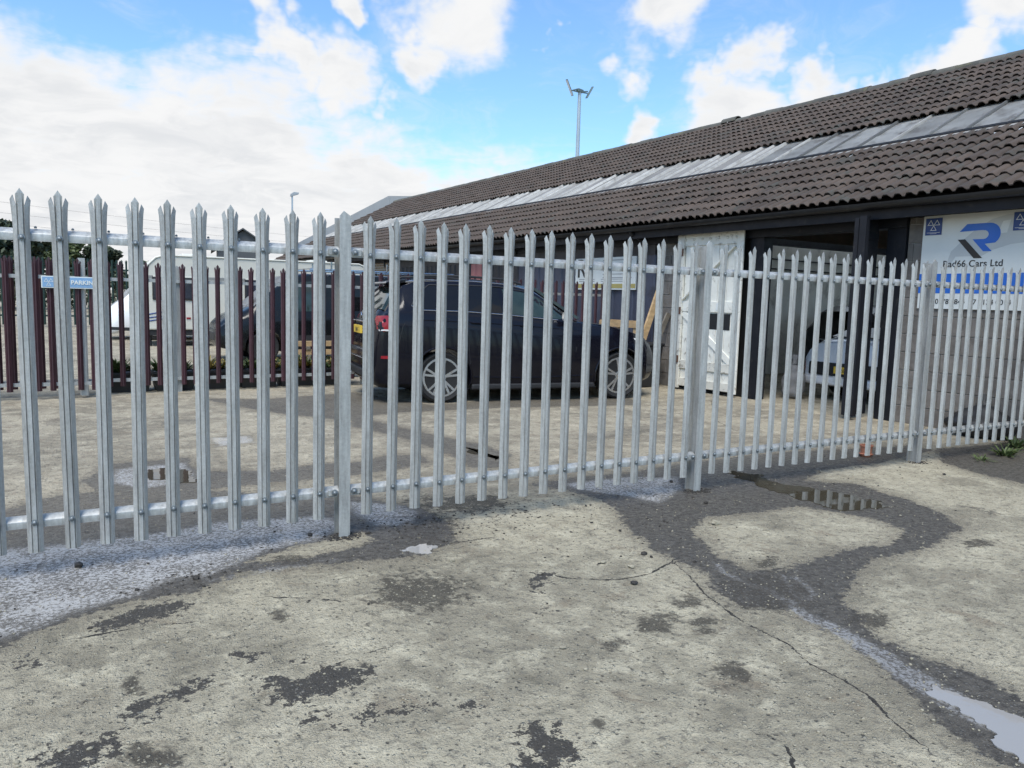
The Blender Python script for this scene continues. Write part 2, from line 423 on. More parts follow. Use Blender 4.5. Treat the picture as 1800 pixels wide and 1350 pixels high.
# ------------------------------------------------------------------ ground
WET = [[(-0.778, 3.347),(-0.294, 3.472),(-0.187, 3.622),(-0.0, 3.725),(0.229, 3.793),(0.421, 3.778),(0.681, 3.947),(0.961, 3.927),(1.188, 3.879),(1.371, 3.863),(1.624, 3.838),(1.884, 3.95),(2.022, 4.327),(2.018, 4.541),(1.997, 4.732),(1.864, 4.917),(1.751, 5.184),(1.624, 5.309),(1.186, 5.497),(0.562, 5.943),(0.197, 5.923),(-0.044, 6.078),(-0.275, 5.929),(-0.449, 5.704),(-1.213, 5.419)], [(-0.008, 6.43),(0.238, 6.97),(0.805, 7.036),(0.818, 6.436),(1.343, 6.219),(1.747, 6.355),(2.118, 6.279),(2.397, 6.479),(2.679, 6.367),(2.657, 6.06),(2.283, 5.9),(1.78, 5.821),(1.26, 5.836),(0.812, 5.8),(0.366, 5.782),(0.093, 5.967)], [(2.92, 9.558),(2.89, 8.576),(3.044, 7.882),(3.277, 7.054),(3.433, 6.599),(3.449, 6.06),(3.144, 5.616),(2.876, 5.726),(2.929, 6.552),(2.8, 7.409),(2.586, 8.05)], [(1.403, 10.911),(2.138, 10.558),(3.507, 10.926),(4.083, 9.342),(5.461, 9.641),(7.201, 9.096),(6.797, 8.453),(4.996, 8.814),(3.422, 8.867),(2.61, 8.541),(2.116, 9.17),(1.74, 9.949)], [(3.013, 5.016),(3.429, 5.089),(3.967, 5.042),(4.691, 5.157),(5.442, 5.208),(6.323, 5.155),(7.698, 4.91),(7.591, 4.656),(6.409, 4.458),(5.623, 4.45),(5.215, 4.231),(5.49, 4.008),(5.44, 3.667),(5.41, 3.459),(5.227, 3.043),(5.03, 2.84),(4.489, 2.701),(4.204, 2.659),(3.95, 2.7),(3.609, 2.576),(3.383, 2.456),(3.237, 2.361),(3.083, 2.138),(2.987, 1.958),(2.996, 1.834),(3.038, 1.692),(3.051, 1.565),(3.0, 1.414),(2.996, 1.061),(2.416, 0.829),(2.389, 1.023),(2.493, 1.212),(2.515, 1.304),(2.565, 1.469),(2.661, 1.638),(2.751, 1.843),(2.846, 2.076),(2.86, 2.267),(2.881, 2.415),(2.708, 2.535),(2.714, 2.731),(2.861, 2.927),(2.875, 3.166),(2.888, 3.377),(2.98, 3.763),(3.172, 4.106),(3.261, 4.392),(3.2, 4.742)], [(7.654, 4.695),(9.205, 4.613),(9.66, 4.254),(7.368, 3.213),(6.886, 3.417),(6.877, 3.691),(7.044, 4.2)]]
DRY = [[(3.365, 3.59),(3.636, 3.75),(3.905, 3.706),(4.281, 3.697),(4.447, 3.689),(4.6, 3.476),(4.681, 3.138),(4.612, 2.961),(4.247, 2.836),(3.891, 2.882),(3.559, 2.85),(3.325, 2.806),(3.16, 2.853),(3.119, 3.022),(3.203, 3.29)], [(0.725, 4.113),(1.042, 4.257),(1.333, 4.355),(1.479, 4.375),(1.485, 4.19),(1.253, 4.094),(0.989, 4.04)]]
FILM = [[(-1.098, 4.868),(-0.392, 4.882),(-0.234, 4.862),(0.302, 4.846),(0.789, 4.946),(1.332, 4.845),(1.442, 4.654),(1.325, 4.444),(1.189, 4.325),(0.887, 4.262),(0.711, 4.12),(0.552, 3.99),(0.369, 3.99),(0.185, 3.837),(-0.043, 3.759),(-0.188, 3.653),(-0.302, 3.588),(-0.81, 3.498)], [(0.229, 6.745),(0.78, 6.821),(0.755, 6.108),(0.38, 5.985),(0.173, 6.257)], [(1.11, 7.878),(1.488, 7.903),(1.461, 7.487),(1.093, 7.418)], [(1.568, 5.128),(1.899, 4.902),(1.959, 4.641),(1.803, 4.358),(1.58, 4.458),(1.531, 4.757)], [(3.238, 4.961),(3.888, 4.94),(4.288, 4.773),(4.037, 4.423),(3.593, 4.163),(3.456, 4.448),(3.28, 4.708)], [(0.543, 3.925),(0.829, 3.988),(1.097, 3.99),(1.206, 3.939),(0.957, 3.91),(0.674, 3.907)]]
DAMP = [[(0.142, 2.783),(0.26, 2.898),(0.35, 2.925),(0.378, 2.887),(0.322, 2.778),(0.246, 2.752),(0.174, 2.699)], [(0.51, 2.706),(0.6, 2.801),(0.68, 2.786),(0.793, 2.806),(0.957, 2.752),(0.995, 2.697),(0.9, 2.653),(0.882, 2.567),(0.794, 2.588),(0.639, 2.62),(0.563, 2.628)], [(0.645, 2.451),(0.731, 2.381),(0.84, 2.414),(0.936, 2.395),(1.064, 2.344),(0.968, 2.317),(0.874, 2.337),(0.756, 2.338),(0.698, 2.336)], [(1.25, 2.089),(1.332, 2.095),(1.397, 2.054),(1.317, 2.018),(1.339, 1.933),(1.253, 1.834),(1.13, 1.897),(1.217, 1.942)], [(-0.132, 2.576),(-0.059, 2.639),(0.036, 2.669),(0.09, 2.599),(-0.014, 2.484),(-0.142, 2.459)], [(0.534, 3.051),(0.616, 3.027),(0.62, 2.971),(0.554, 2.987)], [(0.626, 2.941),(0.678, 2.958),(0.76, 2.886),(0.735, 2.835),(0.656, 2.863)], [(1.958, 3.259),(2.099, 3.283),(2.016, 3.188),(1.937, 3.14)], [(1.774, 2.894),(1.833, 2.916),(1.859, 2.868),(1.798, 2.834)], [(-0.266, 3.327),(-0.197, 3.408),(-0.172, 3.332),(-0.226, 3.248)], [(1.132, 2.31),(1.206, 2.316),(1.176, 2.279),(1.131, 2.277)], [(0.019, 3.584),(0.201, 3.712),(0.39, 3.717),(0.4, 3.602),(0.23, 3.483),(0.101, 3.494)], [(-0.36, 9.512),(-0.154, 9.732),(0.141, 9.334),(0.057, 8.972),(-0.247, 9.083)], [(0.763, 9.112),(1.234, 9.159),(1.124, 8.779),(0.762, 8.792)], [(4.591, 6.734),(6.222, 7.076),(5.999, 6.72),(4.459, 6.332)]]
CRACK = [[(1.967, 3.392),(2.103, 3.3),(2.17, 3.187),(2.369, 3.066),(2.584, 3.056),(2.861, 3.173),(2.971, 3.228)], [(2.829, 3.136),(2.777, 2.966),(2.661, 2.715),(2.584, 2.414),(2.584, 2.124),(2.52, 1.984),(2.524, 1.777),(2.506, 1.692),(2.437, 1.574),(2.377, 1.409)], [(1.959, 1.676),(1.978, 1.611),(1.895, 1.515),(1.79, 1.415)], [(0.836, 2.801),(0.96, 2.831),(1.038, 2.849)], [(1.468, 4.14),(1.811, 3.949),(2.115, 3.964)], [(6.09, 7.451),(7.272, 7.715),(7.52, 6.948),(8.002, 6.299)], [(8.178, 8.449),(6.837, 6.948),(6.476, 6.219)], [(0.768, 3.575),(0.954, 3.471),(1.018, 3.41)], [(-0.003, 3.472),(0.23, 3.483),(0.382, 3.442)]]
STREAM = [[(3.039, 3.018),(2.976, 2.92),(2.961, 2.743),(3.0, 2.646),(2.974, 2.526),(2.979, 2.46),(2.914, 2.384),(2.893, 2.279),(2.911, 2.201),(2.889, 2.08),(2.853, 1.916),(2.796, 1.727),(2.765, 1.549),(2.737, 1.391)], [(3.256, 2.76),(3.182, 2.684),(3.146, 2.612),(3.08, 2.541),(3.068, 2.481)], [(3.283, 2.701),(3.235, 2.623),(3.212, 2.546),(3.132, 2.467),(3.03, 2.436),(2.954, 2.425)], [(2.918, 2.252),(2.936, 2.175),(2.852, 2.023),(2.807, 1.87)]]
PUDDLE = [[(2.803, 1.639),(2.816, 1.538),(2.849, 1.453),(2.859, 1.342),(2.861, 1.165),(2.63, 0.985),(2.52, 1.087),(2.567, 1.208),(2.654, 1.326),(2.694, 1.445),(2.717, 1.542)], [(4.88, 4.757),(5.019, 4.536),(4.96, 4.129),(5.099, 3.814),(5.172, 3.526),(5.069, 3.4),(4.742, 3.445),(4.656, 3.665),(4.691, 3.952),(4.701, 4.3),(4.708, 4.553)], [(1.547, 3.959),(1.67, 3.991),(1.741, 3.992),(1.692, 3.839),(1.631, 3.856),(1.589, 3.918)], [(0.442, 6.592),(0.628, 6.604),(0.748, 6.379),(0.748, 6.053),(0.573, 6.05),(0.448, 6.297)], [(3.205, 6.534),(3.303, 6.405),(3.314, 6.031),(3.194, 5.894),(3.132, 6.242)]]
STAIN = [((1.418, 3.345), (0.236, -0.112), (0.116, 0.277)), ((2.21, 2.56), (0.105, -0.05), (0.092, 0.111)), ((2.519, 2.679), (0.075, -0.036), (0.06, 0.067)), ((2.421, 2.478), (0.082, -0.04), (0.045, 0.048)), ((2.355, 2.39), (0.057, -0.028), (0.038, 0.041)), ((2.178, 2.047), (0.085, -0.042), (0.089, 0.088)), ((1.916, 2.461), (0.047, -0.023), (0.04, 0.053)), ((4.82, 2.61), (0.122, -0.056), (0.11, 0.063)), ((3.124, 2.153), (0.122, -0.059), (0.095, 0.07)), ((3.007, 2.634), (0.255, -0.12), (0.196, 0.179)), ((0.748, 3.366), (0.056, -0.027), (0.02, 0.089)), ((3.311, 2.912), (0.074, -0.034), (0.076, 0.069)), ((0.153, 2.464), (0.091, -0.046), (0.006, 0.082)), ((1.501, 2.002), (0.031, -0.016), (0.021, 0.03)), ((2.473, 4.734), (0.222, -0.097), (0.103, 0.201)), ((0.135, 2.961), (0.045, -0.022), (0.005, 0.092)), ((1.875, 4.366), (0.201, -0.09), (0.156, 0.367)), ((2.312, 4.722), (0.401, -0.175), (0.124, 0.256)), ((2.886, 2.489), (0.204, -0.097), (0.093, 0.084)), ((0.989, 4.04), (0.163, -0.075), (0.022, 0.091))]
CLODS = [(2.768, 3.321), (-0.023, 4.395), (3.584, 3.6), (2.427, 2.977), (1.737, 3.673), (2.47, 3.303), (2.567, 3.179), (0.483, 3.97), (1.167, 4.43), (2.775, 3.265), (1.393, 4.414), (1.734, 3.984), (3.9, 4.029), (1.703, 2.524), (2.584, 4.076), (3.058, 4.314), (4.106, 4.635), (6.551, 3.897)]

def seg_dist(px, py, a, b):
    ax, ay = a; bx, by = b
    dx, dy = bx - ax, by - ay
    L2 = dx * dx + dy * dy + 1e-12
    t = np.clip(((px - ax) * dx + (py - ay) * dy) / L2, 0, 1)
    ex, ey = px - (ax + t * dx), py - (ay + t * dy)
    side = np.sign(dx * (py - ay) - dy * (px - ax))
    return np.sqrt(ex * ex + ey * ey), side

def poly_sdf(px, py, poly):
    d = np.full(px.shape, 1e9); ins = np.zeros(px.shape, bool)
    n = len(poly)
    for i in range(n):
        a, b = poly[i], poly[(i + 1) % n]
        e, _ = seg_dist(px, py, a, b)
        d = np.minimum(d, e)
        c = ((a[1] > py) != (b[1] > py))
        with np.errstate(divide='ignore', invalid='ignore'):
            xi = (b[0] - a[0]) * (py - a[1]) / ((b[1] - a[1]) if b[1] != a[1] else 1e-9) + a[0]
        ins ^= c & (px < xi)
    return np.where(ins, d, -d)

def line_dist(px, py, lines):
    best = np.full(px.shape, 1e9); sd = np.zeros(px.shape)
    for ln in lines:
        for a, b in zip(ln[:-1], ln[1:]):
            e, s = seg_dist(px, py, a, b)
            k = e < best
            best = np.where(k, e, best); sd = np.where(k, e * s, sd)
    return best, sd

def axis(parts):
    out = []
    for a, b, st in parts:
        out += list(np.arange(a, b - 1e-6, st))
    return np.array(out + [parts[-1][1]])

def make_ground():
    xs = axis([(-600, -100, 100), (-100, -20, 10), (-20, -3, 1.0), (-3, 7.2, 0.03), (7.2, 12, 0.10), (12, 30, 1.0), (30, 100, 10), (100, 600, 100)])
    ys = axis([(-600, -100, 100), (-100, -10, 10), (-10, 1.0, 0.5), (1.0, 6.0, 0.03), (6.0, 13.0, 0.06), (13.0, 30, 0.5), (30, 100, 5), (100, 900, 100)])
    X, Y = np.meshgrid(xs, ys)
    nx, ny = len(xs), len(ys)
    px, py = X.ravel(), Y.ravel()
    me = bpy.data.meshes.new('ground')
    me.vertices.add(nx * ny)
    co = np.stack([px, py, np.zeros_like(px)], 1).astype(np.float32)
    me.vertices.foreach_set('co', co.ravel())
    i = np.arange(nx * ny).reshape(ny, nx)
    q = np.stack([i[:-1, :-1], i[:-1, 1:], i[1:, 1:], i[1:, :-1]], -1).reshape(-1, 4)
    me.loops.add(q.size); me.polygons.add(len(q))
    me.loops.foreach_set('vertex_index', q.ravel().astype(np.int32))
    me.polygons.foreach_set('loop_start', np.arange(0, q.size, 4, dtype=np.int32))
    me.update(calc_edges=True)
    def put(name, val):
        at = me.attributes.new(name, 'FLOAT', 'POINT')
        at.data.foreach_set('value', val.astype(np.float32))
    near = (px > -6) & (px < 13) & (py > 0) & (py < 14)
    qx, qy = px[near], py[near]
    def full(v, fill):
        o = np.full(px.shape, fill, float); o[near] = v; return o
    wet = np.max([poly_sdf(qx, qy, p) for p in WET], 0)
    for p in DRY:
        wet = np.minimum(wet, -poly_sdf(qx, qy, p))
    put('wet', full(np.clip(wet, -1, 1), -1))
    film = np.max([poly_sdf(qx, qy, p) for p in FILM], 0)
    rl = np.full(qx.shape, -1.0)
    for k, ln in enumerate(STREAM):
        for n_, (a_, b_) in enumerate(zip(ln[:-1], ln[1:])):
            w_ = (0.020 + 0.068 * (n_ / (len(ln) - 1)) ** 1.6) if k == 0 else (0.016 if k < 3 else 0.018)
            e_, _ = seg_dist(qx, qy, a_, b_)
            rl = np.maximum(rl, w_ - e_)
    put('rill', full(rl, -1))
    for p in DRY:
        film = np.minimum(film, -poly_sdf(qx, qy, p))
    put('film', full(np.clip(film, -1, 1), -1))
    damp = np.max([poly_sdf(qx, qy, p) for p in DAMP], 0)
    put('damp', full(np.clip(damp, -1, 1), -1))
    st = np.zeros_like(qx)
    for c, a, b in STAIN:
        det = a[0] * b[1] - a[1] * b[0]
        dx, dy = qx - c[0], qy - c[1]
        u = (dx * b[1] - dy * b[0]) / det; v = (a[0] * dy - a[1] * dx) / det
        st = np.maximum(st, np.exp(-1.1 * (u * u + v * v)))
    put('stain', full(st, 0))
    cd, cs = line_dist(qx, qy, CRACK)
    put('crack', full(np.clip(cs, -1, 1), 1))
    put('crackmask', full((cd < 0.07).astype(float), 0))
    return me

def ground_mat():
    m = bpy.data.materials.new('worn_concrete_yard')
    m.use_nodes = True
    t = NT(m.node_tree); b = m.node_tree.nodes['Principled BSDF']
    pos = t.n('ShaderNodeNewGeometry').outputs['Position']
    A = lambda nm: t.n('ShaderNodeAttribute', attribute_name=nm).outputs['Fac']
    n1 = t.noise(pos, 0.9, 7, 0.62, 0.3)
    n2 = t.noise(pos, 5.0, 8, 0.66, 0.4)
    n3 = t.noise(pos, 26.0, 6, 0.65, 0.3)
    n4 = t.noise(pos, 120.0, 4, 0.6)
    yard = t.mr(t.n('ShaderNodeSeparateXYZ', {0: pos}).outputs[1], 4.3, 5.2)
    e2 = t.m('SUBTRACT', n2, 0.5); e3 = t.m('SUBTRACT', n3, 0.5); e4 = t.m('SUBTRACT', n4, 0.5)
    edge = t.m('ADD', t.m('ADD', t.m('MULTIPLY', e2, 0.22), t.m('MULTIPLY', e3, 0.16)), t.m('MULTIPLY', e4, 0.06))
    wet = t.mr(t.m('ADD', A('wet'), edge), -0.010, 0.020)
    wet = t.m('MULTIPLY', wet, t.m('SUBTRACT', 1.0, t.m('MULTIPLY', yard, 0.35)))
    halo = t.mr(t.m('ADD', A('wet'), t.m('MULTIPLY', edge, 2.0)), -0.16, 0.02)
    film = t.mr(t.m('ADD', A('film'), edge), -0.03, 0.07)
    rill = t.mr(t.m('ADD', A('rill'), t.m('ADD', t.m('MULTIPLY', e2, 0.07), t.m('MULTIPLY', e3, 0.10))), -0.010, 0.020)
    damp = t.mr(t.m('ADD', A('damp'), t.m('MULTIPLY', edge, 1.9)), -0.004, 0.012)
    damp = t.m('MULTIPLY', damp, t.m('SUBTRACT', 1.0, t.m('MULTIPLY', yard, 0.6)))
    # scattered worn hollows that hold damp
    spots = t.m('MULTIPLY', t.mr(t.m('ADD', t.noise(pos, 2.1, 8, 0.68, 0.5), t.m('MULTIPLY', e3, 0.25)), 0.655, 0.675), t.mr(n1, 0.40, 0.55))
    damp = t.m('MAXIMUM', damp, t.m('MULTIPLY', spots, 0.8))
    stain = t.mr(t.m('ADD', A('stain'), t.m('ADD', t.m('MULTIPLY', t.m('SUBTRACT', t.noise(pos, 11.0, 7, 0.7, 0.6), 0.5), 2.4), t.m('MULTIPLY', e3, 1.2))), 0.28, 0.80)
    crk = t.m('ABSOLUTE', t.m('ADD', A('crack'), t.m('MULTIPLY', t.m('SUBTRACT', n3, 0.5), 0.05)))
    cw = t.mr(t.noise(pos, 7.0, 5, 0.65), 0.34, 0.66, -0.0015, 0.010, False)
    crack = t.m('MULTIPLY', t.m('LESS_THAN', crk, cw), A('crackmask'))
    # stones in the worn surface
    v1 = t.n('ShaderNodeTexVoronoi', {'Vector': t.vm('ADD', pos, t.vm('SCALE', t.noise(pos, 30, 2, 0.5, out=1))), 'Scale': 42.0, 'Randomness': 1.0})
    v1.inputs['Vector'].links[0].from_node.inputs[1].links[0].from_node.inputs['Scale'].default_value = 0.02
    v2 = t.n('ShaderNodeTexVoronoi', {'Vector': pos, 'Scale': 95.0})
    rc = t.n('ShaderNodeSeparateColor', {0: v1.outputs['Color']})
    peb = t.m('MULTIPLY', t.mr(v1.outputs['Distance'], 0.34, 0.20), t.m('GREATER_THAN', rc.outputs[0], 0.62))
    rc2 = t.n('ShaderNodeSeparateColor', {0: v2.outputs['Color']})
    grit = t.m('MULTIPLY', t.mr(v2.outputs['Distance'], 0.38, 0.22), t.m('GREATER_THAN', rc2.outputs[0], 0.6))
    hole = t.m('MULTIPLY', t.mr(v1.outputs['Distance'], 0.30, 0.12), t.m('LESS_THAN', rc.outputs[0], 0.22))
    dry = t.mix(t.mr(n1, 0.40, 0.60), (0.45, 0.398, 0.285, 1), (0.285, 0.251, 0.180, 1))
    dry = t.mix(t.mr(n2, 0.46, 0.72, 0, 0.9), dry, (0.60, 0.54, 0.39, 1))
    dry = t.mix(t.mr(n2, 0.47, 0.30, 0, 0.75), dry, (0.175, 0.155, 0.110, 1))
    dry = t.mix(t.mr(n3, 0.50, 0.70, 0, 0.80), dry, (0.140, 0.128, 0.102, 1))
    dry = t.mix(t.mr(n4, 0.50, 0.68, 0, 0.45), dry, (0.130, 0.122, 0.100, 1))
    rust = t.mr(t.noise(pos, 3.3, 7, 0.7, 0.6), 0.55, 0.70, 0, 0.6)
    dry = t.mix(rust, dry, (0.20, 0.155, 0.105, 1))
    dry = t.mix(t.m('MULTIPLY', yard, 0.85), dry, t.mix(1.0, dry, (1.0, 0.97, 0.98, 1), 'MULTIPLY'))
    dry = t.mix(t.m('MULTIPLY', halo, 0.55), dry, (0.150, 0.128, 0.095, 1))
    wc = t.mix(t.mr(n3, 0.35, 0.7), (0.100, 0.088, 0.070, 1), (0.040, 0.034, 0.026, 1))
    c = t.mix(t.m('MULTIPLY', stain, 0.86), dry, (0.058, 0.050, 0.038, 1))
    c = t.mix(damp, c, (0.050, 0.043, 0.033, 1))
    c = t.mix(wet, c, wc)
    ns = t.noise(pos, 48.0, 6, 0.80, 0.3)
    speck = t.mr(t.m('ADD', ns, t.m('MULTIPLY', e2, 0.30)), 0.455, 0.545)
    c = t.mix(t.m('MULTIPLY', film, t.m('SUBTRACT', 0.95, t.m('MULTIPLY', speck, 0.85))), c, (0.40, 0.385, 0.36, 1))  # silty film paled further in base colour to stand in for sky glare
    c = t.mix(t.m('MULTIPLY', rill, t.m('SUBTRACT', 0.85, t.m('MULTIPLY', speck, 0.8))), c, (0.27, 0.262, 0.25, 1))  # rill colour lightened to imitate the sheen of running water
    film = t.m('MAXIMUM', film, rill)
    wetter = t.m('MAXIMUM', wet, t.m('MULTIPLY', damp, 0.8))
    pebc = t.mix(wetter, (0.50, 0.455, 0.34, 1), (0.19, 0.18, 0.16, 1))
    c = t.mix(t.m('MULTIPLY', t.m('MULTIPLY', stain, wet), 0.75), c, (0.050, 0.041, 0.029, 1))
    c = t.mix(t.m('MULTIPLY', peb, 0.55), c, pebc)
    c = t.mix(t.m('MULTIPLY', grit, 0.45), c, pebc)
    c = t.mix(t.m('MULTIPLY', hole, 0.65), c, (0.06, 0.054, 0.043, 1))
    c = t.mix(crack, c, (0.045, 0.040, 0.032, 1))
    t.set(b.inputs['Base Color'], c)
    r0 = t.mix(stain, (0.95, 0.95, 0.95, 1), (0.8, 0.8, 0.8, 1))
    rw = t.mr(n3, 0.35, 0.7, 0.34, 0.62)
    rough = t.m('ADD', t.m('MULTIPLY', wetter, t.m('SUBTRACT', rw, 0.95)), 0.95)
    rf = t.m('ADD', t.mr(n3, 0.45, 0.70, 0.28, 0.46), t.m('MULTIPLY', speck, 0.3))
    rough = t.m('ADD', t.m('MULTIPLY', film, t.m('SUBTRACT', rf, rough)), rough)
    t.set(b.inputs['Roughness'], rough)
    b.inputs['IOR'].default_value = 1.45
    h = t.m('ADD', t.m('MULTIPLY', n3, 0.9), t.m('MULTIPLY', n4, 0.45))
    h = t.m('ADD', h, t.m('MULTIPLY', peb, 0.45))
    h = t.m('ADD', h, t.m('MULTIPLY', grit, 0.2))
    h = t.m('SUBTRACT', h, t.m('MULTIPLY', hole, 0.5))
    h = t.m('SUBTRACT', h, t.m('MULTIPLY', crack, 1.5))
    h = t.m('ADD', h, t.m('MULTIPLY', n2, 0.8))
    h = t.m('ADD', h, t.m('MULTIPLY', t.m('MULTIPLY', speck, film), 1.2))
    amp = t.m('SUBTRACT', 1.0, t.m('MULTIPLY', film, 0.80))
    amp = t.m('MULTIPLY', amp, t.m('SUBTRACT', 1.0, t.m('MULTIPLY', wetter, 0.35)))
    bn = t.n('ShaderNodeBump', {'Strength': amp, 'Distance': 0.026, 'Height': h})
    t.set(b.inputs['Normal'], bn.outputs[0])
    return m

M['ground'] = ground_mat()
gm = make_ground()
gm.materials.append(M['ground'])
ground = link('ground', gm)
tag(ground, 'worn cream concrete ground with wet patches and cracks', kind='structure')

def rag(poly, amp, it=3, seed=1):
    rr = random.Random(seed)
    pts = [Vector((p[0], p[1])) for p in poly]
    for k in range(it):
        out = []
        for i, a in enumerate(pts):
            b_ = pts[(i + 1) % len(pts)]
            d = b_ - a
            nrm = Vector((-d.y, d.x))
            out += [a, (a + b_) / 2 + nrm * rr.uniform(-amp, amp)]
        pts = out
    return pts

m = bpy.data.materials.new('puddle_water')
m.use_nodes = True
_b = m.node_tree.nodes['Principled BSDF']
_t = NT(m.node_tree)
_b.inputs['Base Color'].default_value = (0.055, 0.047, 0.032, 1)
_b.inputs['Roughness'].default_value = 0.03
_b.inputs['IOR'].default_value = 1.38
_p = _t.n('ShaderNodeNewGeometry').outputs['Position']
_t.set(_b.inputs['Normal'], _t.n('ShaderNodeBump', {'Strength': 0.05, 'Distance': 0.01, 'Height': _t.noise(_p, 9, 3, 0.5)}).outputs[0])
M['water'] = m
m2 = m.copy(); m2.name = 'puddle_water_sky_glare'
m2.node_tree.nodes['Principled BSDF'].inputs['Base Color'].default_value = (0.29, 0.275, 0.255, 1)  # pale base colour stands in for bright cloud reflection on the water
M['glare_water'] = m2
PUD_LABEL = ['pale puddle reflecting sky at the right foreground', 'brown puddle under the galvanised fence reflecting its pales', 'small bright puddle right of the fence post base',
             'shallow puddle on the yard behind the left fence bay', 'narrow brown puddle on the yard behind the middle fence bay']
for i, p in enumerate(PUDDLE):
    pts = rag(p, 0.30, 4, i + 3)
    mb = MB()
    n = len(pts)
    mb.add([(q.x, q.y, 0.005) for q in pts] + [(q.x, q.y, 0.0005) for q in pts], [tuple(range(n))] + [(k, (k + 1) % n, (k + 1) % n + n, k + n) for k in range(n)])
    o = mb.build('puddle', M['glare_water'] if i in (0, 2) else M['water'])
    tag(o, PUD_LABEL[i], kind='structure')

def stone_mesh(name, mat, seed, sub=1, flat=0.6):
    bm = bmesh.new()
    bmesh.ops.create_icosphere(bm, subdivisions=sub, radius=0.5)
    rr = random.Random(seed)
    for v in bm.verts:
        k = 1 + rr.uniform(-0.28, 0.22)
        v.co = Vector((v.co.x * k, v.co.y * k * 0.8, v.co.z * k * flat))
    me = bpy.data.meshes.new(name); bm.to_mesh(me); bm.free()
    me.materials.append(mat)
    return me

def scatter(name, mat, items, label, seed):
    """many loose pieces nobody could count, one object"""
    base = [stone_mesh('x', mat, seed + k, 1, 0.55) for k in range(4)]
    geo = []
    for me in base:
        v = np.empty(len(me.vertices) * 3, np.float32); me.vertices.foreach_get('co', v)
        f = np.array([p.vertices[:] for p in me.polygons], np.int32)
        geo.append((v.reshape(-1, 3), f)); bpy.data.meshes.remove(me)
    V, F, off = [], [], 0
    rr = random.Random(seed)
    for (x, y, s) in items:
        v, f = geo[rr.randrange(4)]
        a = rr.uniform(0, 6.28); ca, sa = math.cos(a), math.sin(a)
        sx = s * rr.uniform(0.8, 1.4)
        w = np.stack([(v[:, 0] * ca - v[:, 1] * sa) * sx + x, (v[:, 0] * sa + v[:, 1] * ca) * s + y, v[:, 2] * s + s * 0.12], 1)
        V.append(w); F.append(f + off); off += len(v)
    V = np.concatenate(V); F = np.concatenate(F)
    me = bpy.data.meshes.new(name)
    me.vertices.add(len(V)); me.vertices.foreach_set('co', V.astype(np.float32).ravel())
    me.loops.add(F.size); me.polygons.add(len(F))
    me.loops.foreach_set('vertex_index', F.ravel().astype(np.int32))
    me.polygons.foreach_set('loop_start', np.arange(0, F.size, 3, dtype=np.int32))
    me.update(calc_edges=True)
    me.materials.append(mat)
    return tag(link(name, me), label, kind='stuff')

items = []
for k in range(9000):
    y = 1.1 + 5.0 * rng.random() ** 1.5
    x = -1.0 + 1.3 * (y - 1.1) * -0.35 + rng.random() * (4.2 + 1.3 * y)
    if mnoise.noise(Vector((x * 0.8, y * 0.8, 3.3))) + 0.25 < rng.uniform(-0.5, 0.5):
        continue
    items.append((x, y, rng.uniform(0.004, 0.012) if rng.random() < 0.93 else rng.uniform(0.012, 0.020)))
scatter('gravel', M['stone'], items, 'loose pale gravel chips over the concrete', 11)
items = []
for (cx, cy, n, sp) in ((1.82, 4.32, 150, 0.20), (1.34, 4.33, 260, 0.055), (4.10, 4.33, 220, 0.055), (6.85, 4.33, 160, 0.06), (3.3, 4.0, 120, 0.45), (2.3, 4.4, 220, 0.40), (0.45, 3.98, 60, 0.14), (0.2, 4.3, 90, 0.8), (2.6, 3.4, 60, 0.6), (7.6, 4.4, 140, 0.6), (5.3, 4.2, 90, 0.8)):
    for k in range(n):
        items.append((rng.gauss(cx, sp), rng.gauss(cy, sp * 0.6), abs(rng.gauss(0, 0.008)) + 0.004))
scatter('dirt_crumbs', M['soil'], items, 'dark crumbs of wet soil scattered along the fence line', 21)

CLOD_LABEL = ['black soil clod standing on pale concrete left of the wet channel', 'black clod alone in the bright wet area at far left', 'flat grey stone on the pale island between the wet channels',
              'thin dark flake beside the long crack', 'rounded grey pebble at the tip of the wet area by the first post', 'flat grey chip left of the wet channel near two others',
              'slim pale chip close to the wet channel edge', 'dark clod at the front edge of the left wet area', 'dark clod left of the first fence post base', 'small clod right beside the larger black clod',
              'dark crumb just right of the first fence post base', 'brown lump at the small bright puddle', 'dark clod in the wet ground right of the second post', 'white flat chip in the middle foreground',
              'grey pebble below the middle fence bay', 'dark pebble below the middle fence bay near the wet edge', 'dark clod under the fence left of the second post', 'dark pebble on the right concrete below the third post']
CLOD_SZ = [0.035, 0.045, 0.055, 0.045, 0.034, 0.042, 0.045, 0.035, 0.035, 0.02, 0.03, 0.035, 0.035, 0.03, 0.025, 0.02, 0.035, 0.03]
for i, (x, y) in enumerate(CLODS):
    mt = M['soil'] if i not in (2, 4, 5, 6, 13, 14) else M['stone']
    o = link('soil_clod' if mt is M['soil'] else 'stone', stone_mesh('stone', mt, 50 + i, 2, 0.7 if i not in (3, 5, 6, 13) else 0.25))
    s = CLOD_SZ[i]
    o.scale = (s, s, s); o.location = (x, y, s * 0.22); o.rotation_euler = (0, 0, rng.uniform(0, 6))
    tag(o, CLOD_LABEL[i], 'stone' if mt is M['stone'] else 'soil clod', 'loose clods and stones on the concrete')

